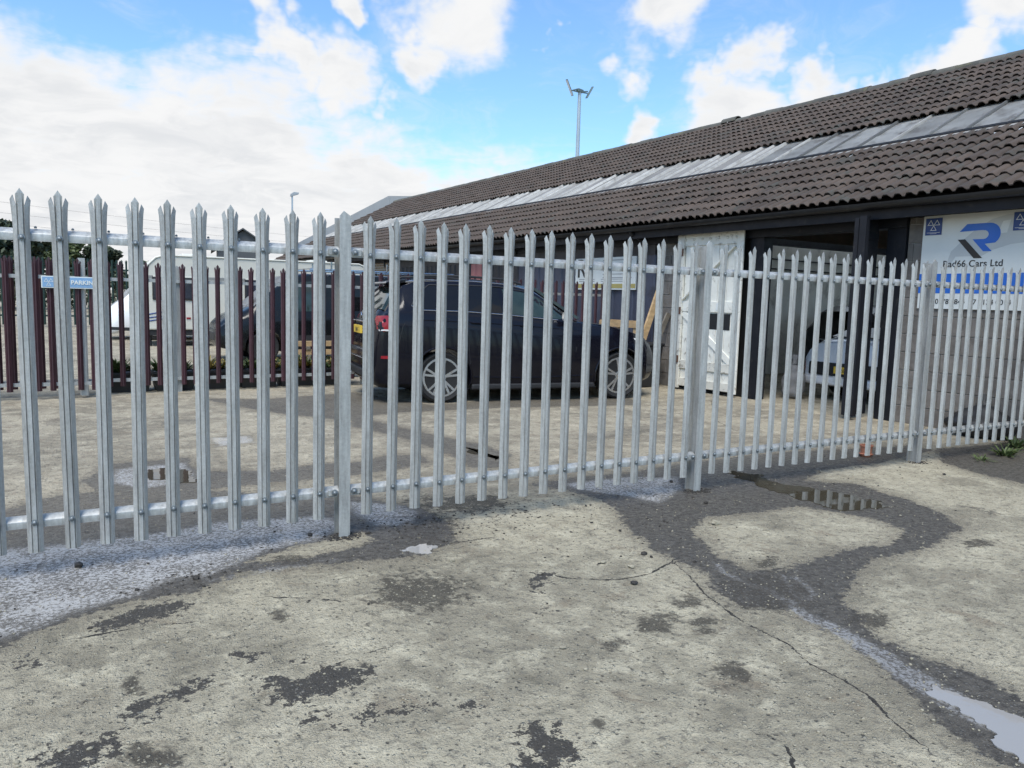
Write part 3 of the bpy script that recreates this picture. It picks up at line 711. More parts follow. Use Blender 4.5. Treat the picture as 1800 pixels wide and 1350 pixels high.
# ------------------------------------------------------------------ palisade fences
def pale_mesh(name, mat, L, k=1.0):
    us = [-.034, -.0155, -.0118, -.0085, .0085, .0118, .0155, .034]
    ds = [-.006, .011, .005, .013, .013, .005, .011, -.006]
    us = [u * k for u in us]; ds = [d * k for d in ds]
    zf, zs = L - .19, L - .080
    def P(u, d, z):
        fl = 0.0
        if z > zf and abs(u) > .0115 * k:
            fl = .0085 * ((z - zf) / .16) ** 1.6 * (abs(u) - .011 * k) / .023 * (1 if u > 0 else -1)
        return (u + fl, -d, z)
    bm = bmesh.new()
    rows = [0, L * .5, zf, L - .145, L - .11, zs]
    g = [[bm.verts.new(P(u, d, z)) for u, d in zip(us, ds)] for z in rows]
    for a, b in zip(g[:-1], g[1:]):
        for i in range(7):
            bm.faces.new((a[i], a[i + 1], b[i + 1], b[i]))
    top = g[-1]
    for s in (-1, 1):
        i0, i1 = (0, 1) if s < 0 else (7, 6)
        tip = bm.verts.new((s * .0305 * k, .002, zs + .048)); out = bm.verts.new((s * .0420 * k, .010, zs + .028))
        bm.faces.new((top[i0], top[i1], tip, out) if s < 0 else (top[i1], top[i0], out, tip))
    sl_ = bm.verts.new((-.0180 * k, -.012 * k, zs + .052)); sr = bm.verts.new((.0180 * k, -.012 * k, zs + .052)); ap = bm.verts.new((0, -.012 * k, L))
    cl = bm.verts.new((-.008 * k, -.013 * k, zs + .058)); c2 = bm.verts.new((.008 * k, -.013 * k, zs + .058))
    bm.faces.new((top[1], top[2], top[3], cl, sl_))
    bm.faces.new((top[3], top[4], c2, cl))
    bm.faces.new((top[4], top[5], top[6], sr, c2))
    bm.faces.new((sl_, cl, ap)); bm.faces.new((cl, c2, ap)); bm.faces.new((c2, sr, ap))
    bmesh.ops.recalc_face_normals(bm, faces=bm.faces)
    bmesh.ops.solidify(bm, geom=bm.faces[:], thickness=.0035)
    me = bpy.data.meshes.new(name); bm.to_mesh(me); bm.free()
    me.materials.append(mat)
    return me

def bolt_mesh():
    mb = MB()
    mb.lathe([(.0155, 0), (.0155, -.003), (.0105, -.0035), (.0095, -.008), (.006, -.0115), (.001, -.0125)], 10, 'y')
    return mb.mesh('bolt', M['bolt'], True)

FY = 4.331
PP = 0.1541
fence = empty('palisade_fence', (1.325, FY, 0), 0, 'galvanised steel palisade fence running across the whole foreground', 'fence')
PALE = pale_mesh('pale', M['galv'], 1.741)
BOLT = bolt_mesh()
NUB = MB().lathe([(.006, 0), (.006, .008), (.002, .011)], 8, 'z').mesh('rail_nut', M['bolt'], True)
def fence_pale(x):
    tilt = Matrix.Rotation(R(rng.gauss(0, 0.16)), 4, 'Y') @ RZ(R(rng.gauss(0, 1.8)))
    p = link('pale', PALE, fence, T(x + rng.gauss(0, .0015), -.016, .127 + rng.gauss(0, .002)) @ tilt)
    for z in (.153, 1.516):
        link('bolt', BOLT, p, T(0, -.0135, z))
for bay in (-1, 0, 1):
    for i in range(17):
        if bay == -1 and i < 3:
            continue
        fence_pale(bay * 2.75 + 1.375 + (i - 8) * PP + .0073)
for i in range(14):
    fence_pale(5.5 + 1.375 + (i - 8) * PP + .0073)
# the rails: pressed angle with the ridge to the front
prof = [(0, 0), (.003, .004), (.034, .024), (.037, .019), (.010, .000), (.008, -.004), (.011, -.033), (.004, -.035), (-.001, -.003)]
for z in (.279, 1.664):
    for a, b in ((-2.75, 0), (0, 2.75), (2.75, 5.5), (5.5, 7.79)):
        mb = MB()
        mb.prism([(p[0] + .004, p[1] + z) for p in prof], a + .012, b - .012, 'x')
        rl = mb.build('rail', M['galvrail'], fence, smooth=True, angle=30)
    k0 = -17
for x in [b * 2.75 + 1.375 + (i - 8) * PP + .0073 for b in (-1, 0, 1) for i in range(17)] + [6.875 + (i - 8) * PP for i in range(14)]:
    link('rail_nut', NUB, fence, T(x + .045, .030, 1.690))
def post(x):
    mb = MB()
    w, h = .033, 1.857
    mb.prism([(-w, -.02), (w, -.02), (w, h), (-w * .3, h + .028), (-w, h)], -.006, .001, 'y')
    mb.box(-.003, .003, .001, .090, -.02, h - .01)
    mb.box(-w, w, .090, .097, -.02, h - .005)
    p = mb.build('post', M['galv'], fence, T(x + .018, 0, 0))
    for z in (.279, 1.664):
        for s in (-1, 1):
            pl = MB().box(s * .072 - .024, s * .072 + .024, -.003, .003, z - .026, z + .010).build('fishplate', M['galv'], p, T(0, .001, 0), bevel=.002)
            link('bolt', BOLT, p, T(s * .058, -.003, z - .008) @ Matrix.Scale(1.25, 4))
for x in (-2.75, 0, 2.75, 5.5):
    post(x)

# maroon fence across the yard and the sliding gate in front of its left end
MPALE = pale_mesh('pale', M['maroon'], 1.68)
def pal_run(t, x0, n, rails, posts, sp=PP):
    for i in range(n):
        link('pale', MPALE, t, T(x0 + i * sp, -.02, .11 + rng.gauss(0, .003)) @ RZ(R(rng.gauss(0, 1.5))))
    for a, b in rails:
        for z in (.19, 1.54):
            MB().box(a, b, .004, .045, z - .022, z + .022).build('rail', M['galv'], t)
    for x in posts:
        mb = MB()
        mb.prism([(-.04, -.02), (.04, -.02), (.04, 1.72), (0, 1.76), (-.04, 1.72)], -.006, .0, 'y')
        mb.box(-.003, .003, 0, .08, -.02, 1.72)
        mb.box(-.04, .04, .08, .086, -.02, 1.72)
        mb.build('post', M['galv'], t, T(x, .05, 0))
mf = empty('maroon_fence', (1.25, 11.67, 0), R(2.6), 'maroon palisade fence across the back of the yard behind the dark SUV', 'fence')
pal_run(mf, -1.02 - 18 * PP, 75, ((-3.9, 7.75),), (-2.75, 0, 2.75, 5.5))
gate = empty('sliding_gate', (-2.27, 11.30, 0), R(0.8), 'maroon palisade sliding gate carrying a blue parking sign', 'gate')
pal_run(gate, 0.0, 17, ((-.08, 2.55),), ())
MB().box(-.04, .04, -.0, .06, .04, 1.70).build('gate_stile', M['galv'], gate, T(2.34, .02, 0))
gp = MB().box(-.04, .04, -.04, .04, -.02, 1.80).build('gate_post', M['galv'])
gp.location = (0.09, 11.62, 0)
tag(gp, 'square galvanised gate post at the end of the maroon gate', 'post')

# parking sign on the gate
ps = empty('parking_sign', (-0.355, 11.262, 1.405), R(0.8), 'light blue sign with white triangles reading FREE PARKING', 'sign')
MB().box(0, .70, 0, .006, 0, .148).build('sign_border', M['signwhite'], ps)
MB().box(.012, .688, -.003, .0, .012, .136).build('sign_panel', M['signsky'], ps)
def tri_ring(cx, cz, s, w, mat, parent, plane='xz', y=0.0, up=1):
    """outlined triangle"""
    def pt(r, k):
        a = math.pi / 2 * up + k * 2 * math.pi / 3
        return (cx + r * math.cos(a), cz + r * math.sin(a))
    mb = MB()
    for k in range(3):
        o0, o1, i0, i1 = pt(s, k), pt(s, k + 1), pt(s - w * 2, k), pt(s - w * 2, k + 1)
        mb.prism([o0, o1, i1, i0], y - .002, y, 'y')
    return mb.build('triangle_mark', mat, parent)
for cx, cz in ((.055, .095), (.105, .095), (.080, .048)):
    tri_ring(cx, cz - .006, .030, .0045, M['signwhite'], ps, y=-.0035)
XZ = Matrix(((1, 0, 0, 0), (0, 0, -1, 0), (0, 1, 0, 0), (0, 0, 0, 1)))
link('lettering', text_mesh('FREE PARKING', .072, M['signwhite'], .0018), ps, T(.150, -.006, .050) @ XZ)

# far green fence
gf = empty('green_fence', (-4.5, 32.0, 0), R(1.5), 'dark green palisade fence in front of the distant trees', 'fence')
GP = pale_mesh('pale', M['greenfence'], 2.40)
for i in range(62):
    link('pale', GP, gf, T(i * .155, 0, .08))
for z in (.4, 2.1):
    MB().box(-.1, 9.6, .02, .06, z - .03, z + .03).build('rail', M['greenfence'], gf)

# ------------------------------------------------------------------ workshop building; local x = depth u, local y = along the front s
bld = empty('workshop_building', (9.2972, 0, 0), 0.036804, 'long low workshop with brown tiled roof and grey glazing band', 'building')
RA = math.atan2(5.87 - 2.75, 5.58 + .35)
CA, SA = math.cos(RA), math.sin(RA)
S0, S1 = 0.4, 36.0
def roofm(s, q, lift=0.0):
    """matrix: x runs against s, y up the slope, z out of the roof"""
    return Matrix(((0, CA, -SA, -.35 + q * CA - lift * SA), (-1, 0, 0, s), (0, SA, CA, 2.75 + q * SA + lift * CA), (0, 0, 0, 1)))
# deck under the coverings
MB().box(0, S1 - S0, 0.03, 2.36, -.16, -.045).build('roof_deck', M['deck'], bld, roofm(S1, 0))
MB().box(0, S1 - S0, 3.74, 6.70, -.16, -.045).build('roof_deck', M['deck'], bld, roofm(S1, 0))
MB().box(0, S1 - 11.4, 2.365, 3.735, -.16, -.045).build('roof_deck', M['deck'], bld, roofm(S1, 0))
# back slope, with an unseen glazing band added to light the interior
def back_strip(t0, t1, mat, name):
    P = lambda t, dz: (5.60 + (11.6 - 5.60) * t, 5.80 + (2.75 - 5.80) * t - dz)
    (a, za), (b, zb) = P(t0, 0), P(t1, 0)
    MB().add([(a, S0, za), (a, S1, za), (b, S1, zb), (b, S0, zb), (a, S0, za - .08), (a, S1, za - .08), (b, S1, zb - .08), (b, S0, zb - .08)],
             [(0, 1, 2, 3), (7, 6, 5, 4), (0, 3, 7, 4), (1, 5, 6, 2), (2, 6, 7, 3), (0, 4, 5, 1)]).build(name, mat, bld)
back_strip(0, .06, M['tile'], 'back_roof')
back_strip(.062, .42, M['added_back_glass'], 'added_back_glazing')
back_strip(.422, 1, M['tile'], 'back_roof')
# double roman tiles
xs = [0, .018, .030, .042, .058, .094, .110, .122, .134, .168, .180, .192, .208, .244, .260, .272, .302]
hs = [0, 0, .020, .034, .040, .040, .034, .020, 0, 0, .020, .034, .040, .040, .034, .020, 0]
def tile_verts(L=.405, th=.013, tilt=.036):
    v = []
    for y, z in ((0, tilt), (L, 0)):
        for x, h in zip(xs, hs):
            v.append((x, y, h + z))
        for x, h in zip(xs, hs):
            v.append((x, y, h + z - th))
    n = len(xs)
    f = []
    for i in range(n - 1):
        f.append((i, i + 1, 2 * n + i + 1, 2 * n + i))            # top
        f.append((n + i, n + i + 1, i + 1, i))                    # front edge
    f.append((0, 2 * n, 3 * n, n)); f.append((n - 1, 2 * n - 1, 4 * n - 1, 3 * n - 1))
    return v, f
tv, tf = tile_verts()
TILE = MB().add(tv, tf).mesh('tile', M['tile'], True, 50, fix=False)
tiles = []
W = .302
ncol = int((S1 - S0) / W)
for band, (q0, g, nr) in enumerate(((-.02, .345, 7), (3.74, .345, 9))):
    for r_ in range(nr):
        for c_ in range(ncol):
            s = S0 + (c_ + 1) * W
            tiles.append((s, q0 + r_ * g + rng.gauss(0, .004), .006 + rng.gauss(0, .003), rng.gauss(0, .5), band))
cp = Vector(cam.location)
BM = Matrix.Translation((9.2972, 0, 0)) @ RZ(0.036804)
inv = cam.matrix_world.inverted()
def tile_size(t):
    w = inv @ (BM @ (roofm(t[0], t[1]) @ Vector((.15, .2, 0))))
    if w.z > -1:
        return 0
    u, v = w.x / -w.z * 1359.8, w.y / -w.z * 1359.8
    return 0 if abs(u) > 930 or abs(v) > 700 else 1 / -w.z
tiles.sort(key=tile_size, reverse=True)
for (s, q, l, rt, b_) in tiles[:290]:
    link('tile', TILE, bld, roofm(s, q, l) @ RZ(R(rt)))
mb = MB()
for (s, q, l, rt, b_) in tiles[290:]:
    mt = roofm(s, q, l) @ RZ(R(rt))
    mb.add([tuple(mt @ Vector(v)) for v in tv], tf)
tag(mb.build('distant_tiles', M['tile'], bld, smooth=True, angle=50, fix=False), kind='stuff')
# ridge tiles
RT = MB()
n = 8
vs, fs = [], []
for y in (0, .46):
    for rad in (.125, .108):
        for k in range(n + 1):
            a = math.pi * k / n
            vs.append((rad * math.cos(a) * 1.15, y, rad * math.sin(a)))
N1 = n + 1
for k in range(n):
    fs += [(k, k + 1, 2 * N1 + k + 1, 2 * N1 + k), (N1 + k, k + N1 + 1, k + 1, k), (3 * N1 + k, 2 * N1 + k, 2 * N1 + k + 1, 3 * N1 + k + 1)]
RTM = RT.add(vs, fs).mesh('ridge_tile', M['ridge'], True, 50)
zr = 2.75 + 6.80 * SA
ur = -.35 + 6.86 * CA
for i in range(int((S1 - S0) / .45)):
    s = S0 + i * .45
    lift = rng.gauss(0, .006) + (.03 if 9.2 < s < 9.8 else 0) + (0.05 if 14.0 < s < 14.4 else 0)
    link('ridge_tile', RTM, bld, T(ur, s, zr + lift) @ Matrix.Rotation(R(rng.gauss(0, .5)), 4, 'X'))
# glazing band: sheets, bars, flashing
SW = .565
q0, q1 = 2.34, 3.80
nsh = int((S1 - S0) / SW)
for i in range(nsh):
    s = S0 + i * SW
    old = s > 10.4
    mt_ = M['sheet_old'] if old else M['sheet_glass']
    L = q1 - q0 + .1
    sh = MB().box(-SW + .012, -.012, 0, L, -.008, .0 if old else -.002).build('roof_sheet', mt_, bld, roofm(s, q0 - .02, -.004 + rng.gauss(0, .004)))
    w_ = .05 if old else .030
    rb = MB()
    if old:
        rb.prism([(-.045, -.006), (.045, -.006), (.022, .040), (-.022, .040)], 0, L, 'y')
    else:
        rb.prism([(-.020, -.006), (.020, -.006), (.014, .030), (-.014, .030)], 0, L, 'y')
    rb.build('glazing_bar', M['rib'] if (old or i % 4 == 1) else M['ribdark'], sh, T(0, 0, .001))
    if old and i % 2 == 0:
        MB().prism([(-.035, -.006), (.035, -.006), (.016, .030), (-.016, .030)], 0, L, 'y').build('corrugation', M['rib'], sh, T(-SW / 2, 0, .001))
    clip = MB().tube([(0, -.02, .01), (0, .05, .045)], .016, 6).build('bar_clip', M['black'], sh)
for i in range(int((S1 - S0) / 1.2)):
    s = S0 + i * 1.2
    mb = MB()
    pts = []
    for k in range(25):
        x = -1.2 * k / 24
        pts.append((x, -.05 + .025 * math.sin(k * 2.1) + rng.gauss(0, .008)))
    poly = pts + [(-1.2, .05), (0, .05)]
    nn = len(poly)
    mb.add([(p[0], p[1], .052) for p in poly] + [(p[0], p[1], .046) for p in poly], [tuple(range(nn)), tuple(range(2 * nn - 1, nn - 1, -1))] + [(k, k + nn, (k + 1) % nn + nn, (k + 1) % nn) for k in range(nn)])
    mb.build('flashing_strip', M['flash'], bld, roofm(s, q0 - .03, .0))
mb = MB().tube([(0, 0, 0), (S1 - S0, 0, 0)], .030, 6)
mb.build('glazing_sill', M['black'], bld, roofm(S1, q0 + .03, .055))

# eave: gutter, fascia, soffit, beam
gut = MB()
gp_ = [(-.075 * math.cos(a) , -.075 * math.sin(a)) for a in [math.pi * k / 8 for k in range(9)]]
gi = [(-.066 * math.cos(a), -.066 * math.sin(a)) for a in [math.pi * k / 8 for k in range(9)]][::-1]
gut.prism([(p[0] - .40, p[1] + 2.722) for p in gp_ + gi], S0, S1, 'y')
gut.build('gutter', M['gutter'], bld, smooth=True)
MB().box(-.322, -.298, S0, S1, 2.53, 2.74).build('fascia_board', M['blacksteel'], bld)
MB().box(-.297, .18, S0, S1, 2.56, 2.585).build('soffit', M['blacksteel'], bld)
MB().box(-.06, .17, 6.12, S1, 2.44, 2.558).build('door_head_beam', M['blacksteel'], bld)
for s in (7.4, 11.0, 15.3, 19.0, 23.0, 27.0):
    MB().tube([(-.40, s, 2.66), (-.33, s, 2.60), (-.10, s, 2.50), (-.07, s, 2.3)], .03, 8).build('gutter_outlet', M['gutter'], bld) if s > 10 else None

# block wall with the sign
MB().box(.012, .20, S0, 6.12, 0, 2.556).build('mortar_wall', M['mortar'], bld)
bm_ = {}
def block(s0, s1, z0, z1, u0=0.0):
    key = (round(s1 - s0, 3), round(z1 - z0, 3))
    if key not in bm_:
        m_ = MB().box(0, .10, 0, key[0], 0, key[1])
        me = m_.mesh('block', M['block'])
        bm2 = bmesh.new(); bm2.from_mesh(me)
        bmesh.ops.bevel(bm2, geom=bm2.edges[:], offset=.004, segments=1, affect='EDGES')
        bm2.to_mesh(me); bm2.free()
        bm_[key] = me
    link('block', bm_[key], bld, T(u0 + rng.gauss(0, .0012), s0, z0))
def block_wall(a, b, ztop, u0=0.0):
    z, k = 0.0, 0
    while z < ztop - .02:
        h = min(.215, ztop - z)
        s = a - (.225 if k % 2 else 0)
        while s < b - .02:
            x0, x1 = max(s, a), min(s + .44, b)
            if x1 - x0 > .03:
                block(x0, x1, z, z + h, u0)
            s += .45
        z += .225; k += 1
block_wall(S0 + .02, 6.115, 2.55)
# pier left of the white door
MB().box(.012, .20, 10.12, 10.72, 0, 2.44).build('mortar_pier', M['mortar'], bld)
block_wall(10.13, 10.715, 2.43)
# jambs and the black door leaf folded outward
MB().box(-.02, .18, 8.36, 8.60, 0, 2.44).build('door_jamb', M['blacksteel'], bld)
MB().box(-.03, .18, 6.13, 6.38, 0, 2.44).build('door_jamb', M['blacksteel'], bld)
lf = MB().box(-.46, -.035, 6.50, 6.56, .05, 2.55).build('black_door_leaf', M['blacksteel'], bld, bevel=.004)
for z in (.25, 1.25, 2.3):
    MB().box(-.45, -.05, 6.484, 6.499, z, z + .10).build('leaf_rail', M['blacksteel'], lf)
MB().box(-.47, -.40, 6.39, 6.482, .05, 2.57).build('leaf_edge_post', M['blacksteel'], lf)
# white boarded door leaf
wd = empty('boarded_door', (-.10, 8.63, 0)); wd.parent = bld
wd['label'] = 'cream boarded door leaf with top rail studs and a black patch'
wm = wd
wd.rotation_euler = (0, 0, R(1.5))
nb_ = 6
bw = (1.34 - .26) / nb_
for i in range(nb_):
    MB().box(-.03, 0, .13 + i * bw + .004, .13 + (i + 1) * bw - .004, .10, 2.50).build('plank', M['cream'], wm, T(rng.gauss(0, .002), 0, 0), bevel=.003)
MB().box(-.055, -.0305, 0, .13, .05, 2.55).build('door_stile', M['cream'], wm, bevel=.003)
MB().box(-.075, -.0305, 1.21, 1.36, .03, 2.56).build('door_stile', M['creamdirty'], wm, bevel=.003)
for z0_, z1_ in ((2.36, 2.55), (1.30, 1.47), (.36, .50), (.07, .20)):
    MB().box(-.054, -.031, .132, 1.208, z0_, z1_).build('door_rail', M['cream'] if z0_ > .4 else M['creamdirty'], wm, bevel=.003)
for a, b in (((.14, .52), (1.20, 1.28)), ((.14, 2.34), (1.20, 1.49))):
    MB().obox((-.040, a[0], a[1]), (-.040, b[0], b[1]), .10, .018, up=(1, 0, 0)).build('door_brace', M['cream'], wm) if a[1] < 2 else None
MB().obox((-.041, .15, 2.32), (-.041, 1.19, 1.50), .018, .09, up=(1, 0, 0)).build('door_brace', M['cream'], wm)
for i in range(7):
    MB().lathe([(.022, 0), (.020, -.012), (.010, -.020)], 10, 'x').build('door_stud', M['creamdirty'], wm, T(-.054, .14 + i * .175, 2.46), smooth=True)
MB().box(-.0335, -.0300, .20, .80, 1.03, 1.28).build('black_patch', M['black'], wm)
MB().box(-.058, -.0545, .36, .48, 1.33, 1.44).build('faded_sticker', M['signwhite'], wm)
for z in (.45, 1.25, 2.2):
    MB().box(-.085, -.076, 1.22, 1.35, z, z + .12).build('hinge_plate', M['rust'], wm)
# dark slot between door and pier
MB().box(.06, .17, 9.985, 10.115, 0, 2.44).build('door_jamb', M['blacksteel'], bld)
MB().box(.05, .16, 8.61, 9.98, 0.0, 2.44).build('inner_door', M['black'], bld)

# blue clad unit
for i in range(16):
    s = 10.73 + i * .285
    p_ = MB()
    p_.prism([(0, s), (-.02, s + .02), (-.02, s + .20), (0, s + .22), (0, s + .281), (.05, s + .281), (.05, s)], 0, 2.26, 'z')
    p_.build('cladding_panel', M['bluecl'], bld)
MB().box(-.03, .17, 10.73, 22.0, 2.262, 2.438).build('clad_head_board', M['darkcl'], bld)
for i in range(24):
    s = 15.30 + i * .28
    if 17.0 <= s + .1 <= 17.6:
        mtl = M['pink']
    else:
        mtl = M['darkcl']
    p_ = MB()
    p_.prism([(0, s), (-.025, s + .03), (-.025, s + .17), (0, s + .20), (0, s + .276), (.05, s + .276), (.05, s)], 0, 2.26, 'z')
    p_.build('cladding_panel', mtl, bld)
MB().box(0, .2, 22.02, S1, 0, 2.555).build('brick_wall', M['brick'], bld)
MB().box(.06, .20, 10.73, 22.01, 0, 2.43).build('inner_wall', M['interior'], bld)
# service board on the blue unit
sb = MB().box(-.06, -.035, 11.19, 13.03, 1.65, 2.255).build('service_board', M['signwhite'], bld)
MB().box(-.064, -.0605, 11.19, 13.03, 1.68, 1.76).build('yellow_stripe', M['signyellow'], sb)
SX = Matrix(((0, 0, -1, 0), (-1, 0, 0, 0), (0, 1, 0, 0), (0, 0, 0, 1)))
def wtxt(txt, size, mat, s, z, parent, u, bold=.0, al='LEFT', nm='lettering'):
    return link(nm, text_mesh(txt, size, mat, bold, al, .0015), parent, T(u, s, z) @ SX)
wtxt('R', .50, M['signtext'], 12.98, 1.89, sb, -.0625, .006)
for i in range(6):
    z = 2.20 - i * .065
    MB().box(-.0625, -.0608, 11.3 + (i * 37 % 5) * .05, 12.15, z - .008, z + .008).build('print_line', M['signgrey'], sb)
for i in range(2):
    MB().box(-.0625, -.0608, 11.5, 12.2, 1.80 + i * .04, 1.812 + i * .04).build('print_line', M['signgrey'], sb)
    MB().box(-.0625, -.0608, 12.4, 12.9, 1.80 + i * .04, 1.814 + i * .04).build('print_line', M['signgrey'], sb)

# interior shell
MB().box(10.9, 11.1, S0, S1, 0, 2.75).build('back_wall', M['interior'], bld)
MB().box(.21, 10.88, 11.4, 11.6, 0, 2.70).build('party_wall', M['interior'], bld)
MB().box(.21, 10.88, S0, S0 + .2, 0, 2.70).build('end_wall', M['interior'], bld)
MB().prism([(0, 0), (0, 2.56), (5.5, 5.60), (11.0, 2.7), (11.0, 0)], S1 - .2, S1 - .02, 'y').build('gable_wall', M['brick'], bld)
for k, z in enumerate((2.42, 2.22)):
    MB().tube([(.3, 11.36, z), (5, 11.36, z - .03), (10.5, 11.36, z - .05)], .018, 8).build('pipe_run', M['black'], bld)
MB().box(.3, 10.8, 10.6, 10.75, 2.60, 2.72).build('tie_beam', M['blacksteel'], bld)
MB().box(.3, 10.8, 7.4, 7.52, 2.60, 2.72).build('tie_beam', M['blacksteel'], bld)

# company sign: hangs on the wall, a thing of its own
cs = empty('company_sign', (9.2972 - .022, 0, 0), 0.036804, 'white wall board with blue R logo and blue band on block wall', 'sign')
MB().box(0, .018, 4.66, 5.92, 1.445, 2.555).build('board', M['signwhite'], cs)
# pale car silhouette printed behind the logo
def flat(poly, mat, name, u=-.001, th=.001):
    return MB().prism(poly, u - th, u, 'x').build(name, mat, cs)
flat([(5.60, 1.98), (5.56, 2.12), (5.44, 2.24), (5.30, 2.36), (5.12, 2.47), (4.95, 2.51), (4.68, 2.52), (4.68, 2.20), (4.90, 2.18), (5.10, 2.12), (5.20, 2.06), (5.50, 2.06), (5.55, 1.98)], M['signlight'], 'printed_car', -.0005)
flat([(5.05, 2.30), (5.00, 2.44), (4.92, 2.45), (4.95, 2.31)], M['signwhite'], 'printed_window', -.0018)
arc = [(5.14 - .125 * math.sin(a), 2.305 + .125 * math.cos(a)) for a in [math.pi * k / 10 for k in range(0, 9)]]
ia = [(5.20 - .055 * math.sin(a), 2.300 + .050 * math.cos(a)) for a in [math.pi * k / 10 for k in range(0, 11)]][::-1]
flat([(5.475, 2.345), (5.395, 2.43)] + arc + [(5.18, 2.195), (5.095, 2.11), (5.19, 2.11), (5.32, 2.252)] + ia + [(5.22, 2.352)], M['signblue'], 'logo_blue_stroke', -.003)
flat([(5.49, 2.255), (5.405, 2.257), (5.195, 2.035), (5.29, 2.035)], M['signtext'], 'logo_black_stroke', -.003)
wtxt('Rad66 Cars Ltd', .108, M['signtext'], 5.645, 1.940, cs, -.0025, .0008)
flat([(5.92, 1.63), (5.92, 1.862), (4.66, 1.862), (4.66, 1.63)], M['signblue'], 'blue_band', -.002)
wtxt('01787 844  07 7134 0014', .083, M['signtext'], 5.70, 1.505, cs, -.0025, .0004)
for s_, lab in ((5.89, 'l'), (4.89, 'r')):
    b_ = flat([(s_, 2.325), (s_, 2.525), (s_ - .20, 2.525), (s_ - .20, 2.325)], M['signnavy'], 'test_centre_panel', -.004, .003)
    for dx, dz in ((.062, .148), (.138, .148), (.100, .085)):
        def pt(r_, k):
            a = math.pi / 2 + k * 2 * math.pi / 3
            return (s_ - dx + r_ * math.cos(a), 2.325 + dz - .010 + r_ * math.sin(a))
        mb = MB()
        for k in range(3):
            mb.prism([pt(.044, k), pt(.044, k + 1), pt(.032, k + 1), pt(.032, k)], -.009, -.0075, 'x')
        mb.build('triangle_mark', M['signwhite'], b_)
    MB().box(-.009, -.0075, s_ - .18, s_ - .02, 2.352, 2.356).build('panel_line', M['signwhite'], b_)
    MB().box(-.009, -.0075, s_ - .14, s_ - .06, 2.340, 2.344).build('panel_line', M['signwhite'], b_)

# ------------------------------------------------------------------ vehicles: lofted shells, +x is forward, y = 0 the centre line
class Shell:
    """stations: x, zbottom, zbelt, ztop, wmax, wbelt, wtop"""
    def __init__(s, st):
        s.st = np.array(st, float)
    def at(s, x):
        X = s.st[:, 0]
        return [float(np.interp(x, X, s.st[:, k])) for k in range(1, 7)]
    def section(s, x):
        zb, zs, zt, wm, ws, wt_ = s.at(x)
        h = zs - zb
        half = [(0, zb), (wm * .86, zb), (wm - .03, zb + .06), (wm - .005, zb + .22 * h), (wm, zb + .50 * h), (wm - .008, zb + .78 * h), (ws + .008, zs - .035), (ws - .012, zs + .006),
                (ws + (wt_ - ws) * .45, zs + (zt - .06 - zs) * .5), (wt_, zt - .06), (wt_ * .93, zt - .022), (wt_ * .70, zt - .004), (wt_ * .35, zt + .006), (0, zt + .010)]
        return half
    def mesh(s, xs_):
        mb = MB(); n = 14
        ring = 2 * n - 2
        for x in xs_:
            h = s.section(x)
            full_ = h + [(-y, z) for (y, z) in h[-2:0:-1]]
            mb.v += [(x, y, z) for (y, z) in full_]
        m_ = len(xs_)
        for i in range(m_ - 1):
            for k in range(ring):
                a, b = i * ring + k, i * ring + (k + 1) % ring
                mb.f.append((a, b, b + ring, a + ring))
        mb.f.append(tuple(range(ring))[::-1]); mb.f.append(tuple((m_ - 1) * ring + k for k in range(ring)))
        return mb
    def side(s, x, z, off=.004):
        zb, zs, zt, wm, ws, wt_ = s.at(x)
        if z <= zs:
            h = zs - zb
            zz = [zb + .06, zb + .22 * h, zb + .5 * h, zb + .78 * h, zs - .035, zs + .006]
            yy = [wm - .03, wm - .005, wm, wm - .008, ws + .008, ws - .012]
            return float(np.interp(z, zz, yy)) + off
        zz = [zs + .006, zs + (zt - .06 - zs) * .5, zt - .06, zt - .022]
        yy = [ws - .012, ws + (wt_ - ws) * .45, wt_, wt_ * .93]
        return float(np.interp(z, zz, yy)) + off

def shell_body(sh, xs_, mat, parent, wells, name='body'):
    o = sh.mesh(xs_).build(name, mat, parent, smooth=True, angle=32)
    for (x, z, r) in wells:
        cut = MB().lathe([(r, -1.5), (r, 1.5)], 32, 'y', (x, 0, z)).mesh('well', M['plastic'])
        co = bpy.data.objects.new('well_cutter', cut)
        # evaluate the boolean now so that no helper object stays in the scene
        col.objects.link(co); co.parent = parent
        md = o.modifiers.new('well', 'BOOLEAN'); md.object = co; md.operation = 'DIFFERENCE'; md.solver = 'EXACT'
        dg = bpy.context.evaluated_depsgraph_get(); dg.update()
        me = bpy.data.meshes.new_from_object(o.evaluated_get(dg))
        o.modifiers.clear()
        o.data = me
        bpy.data.objects.remove(co)
    try:
        o.data.set_sharp_from_angle(angle=R(32))
    except Exception:
        pass
    return o

def resample(poly, step=.06):
    out = []
    for i, a in enumerate(poly):
        b = poly[(i + 1) % len(poly)]
        n_ = max(1, int(math.hypot(b[0] - a[0], b[1] - a[1]) / step))
        out += [(a[0] + (b[0] - a[0]) * k / n_, a[1] + (b[1] - a[1]) * k / n_) for k in range(n_)]
    return out

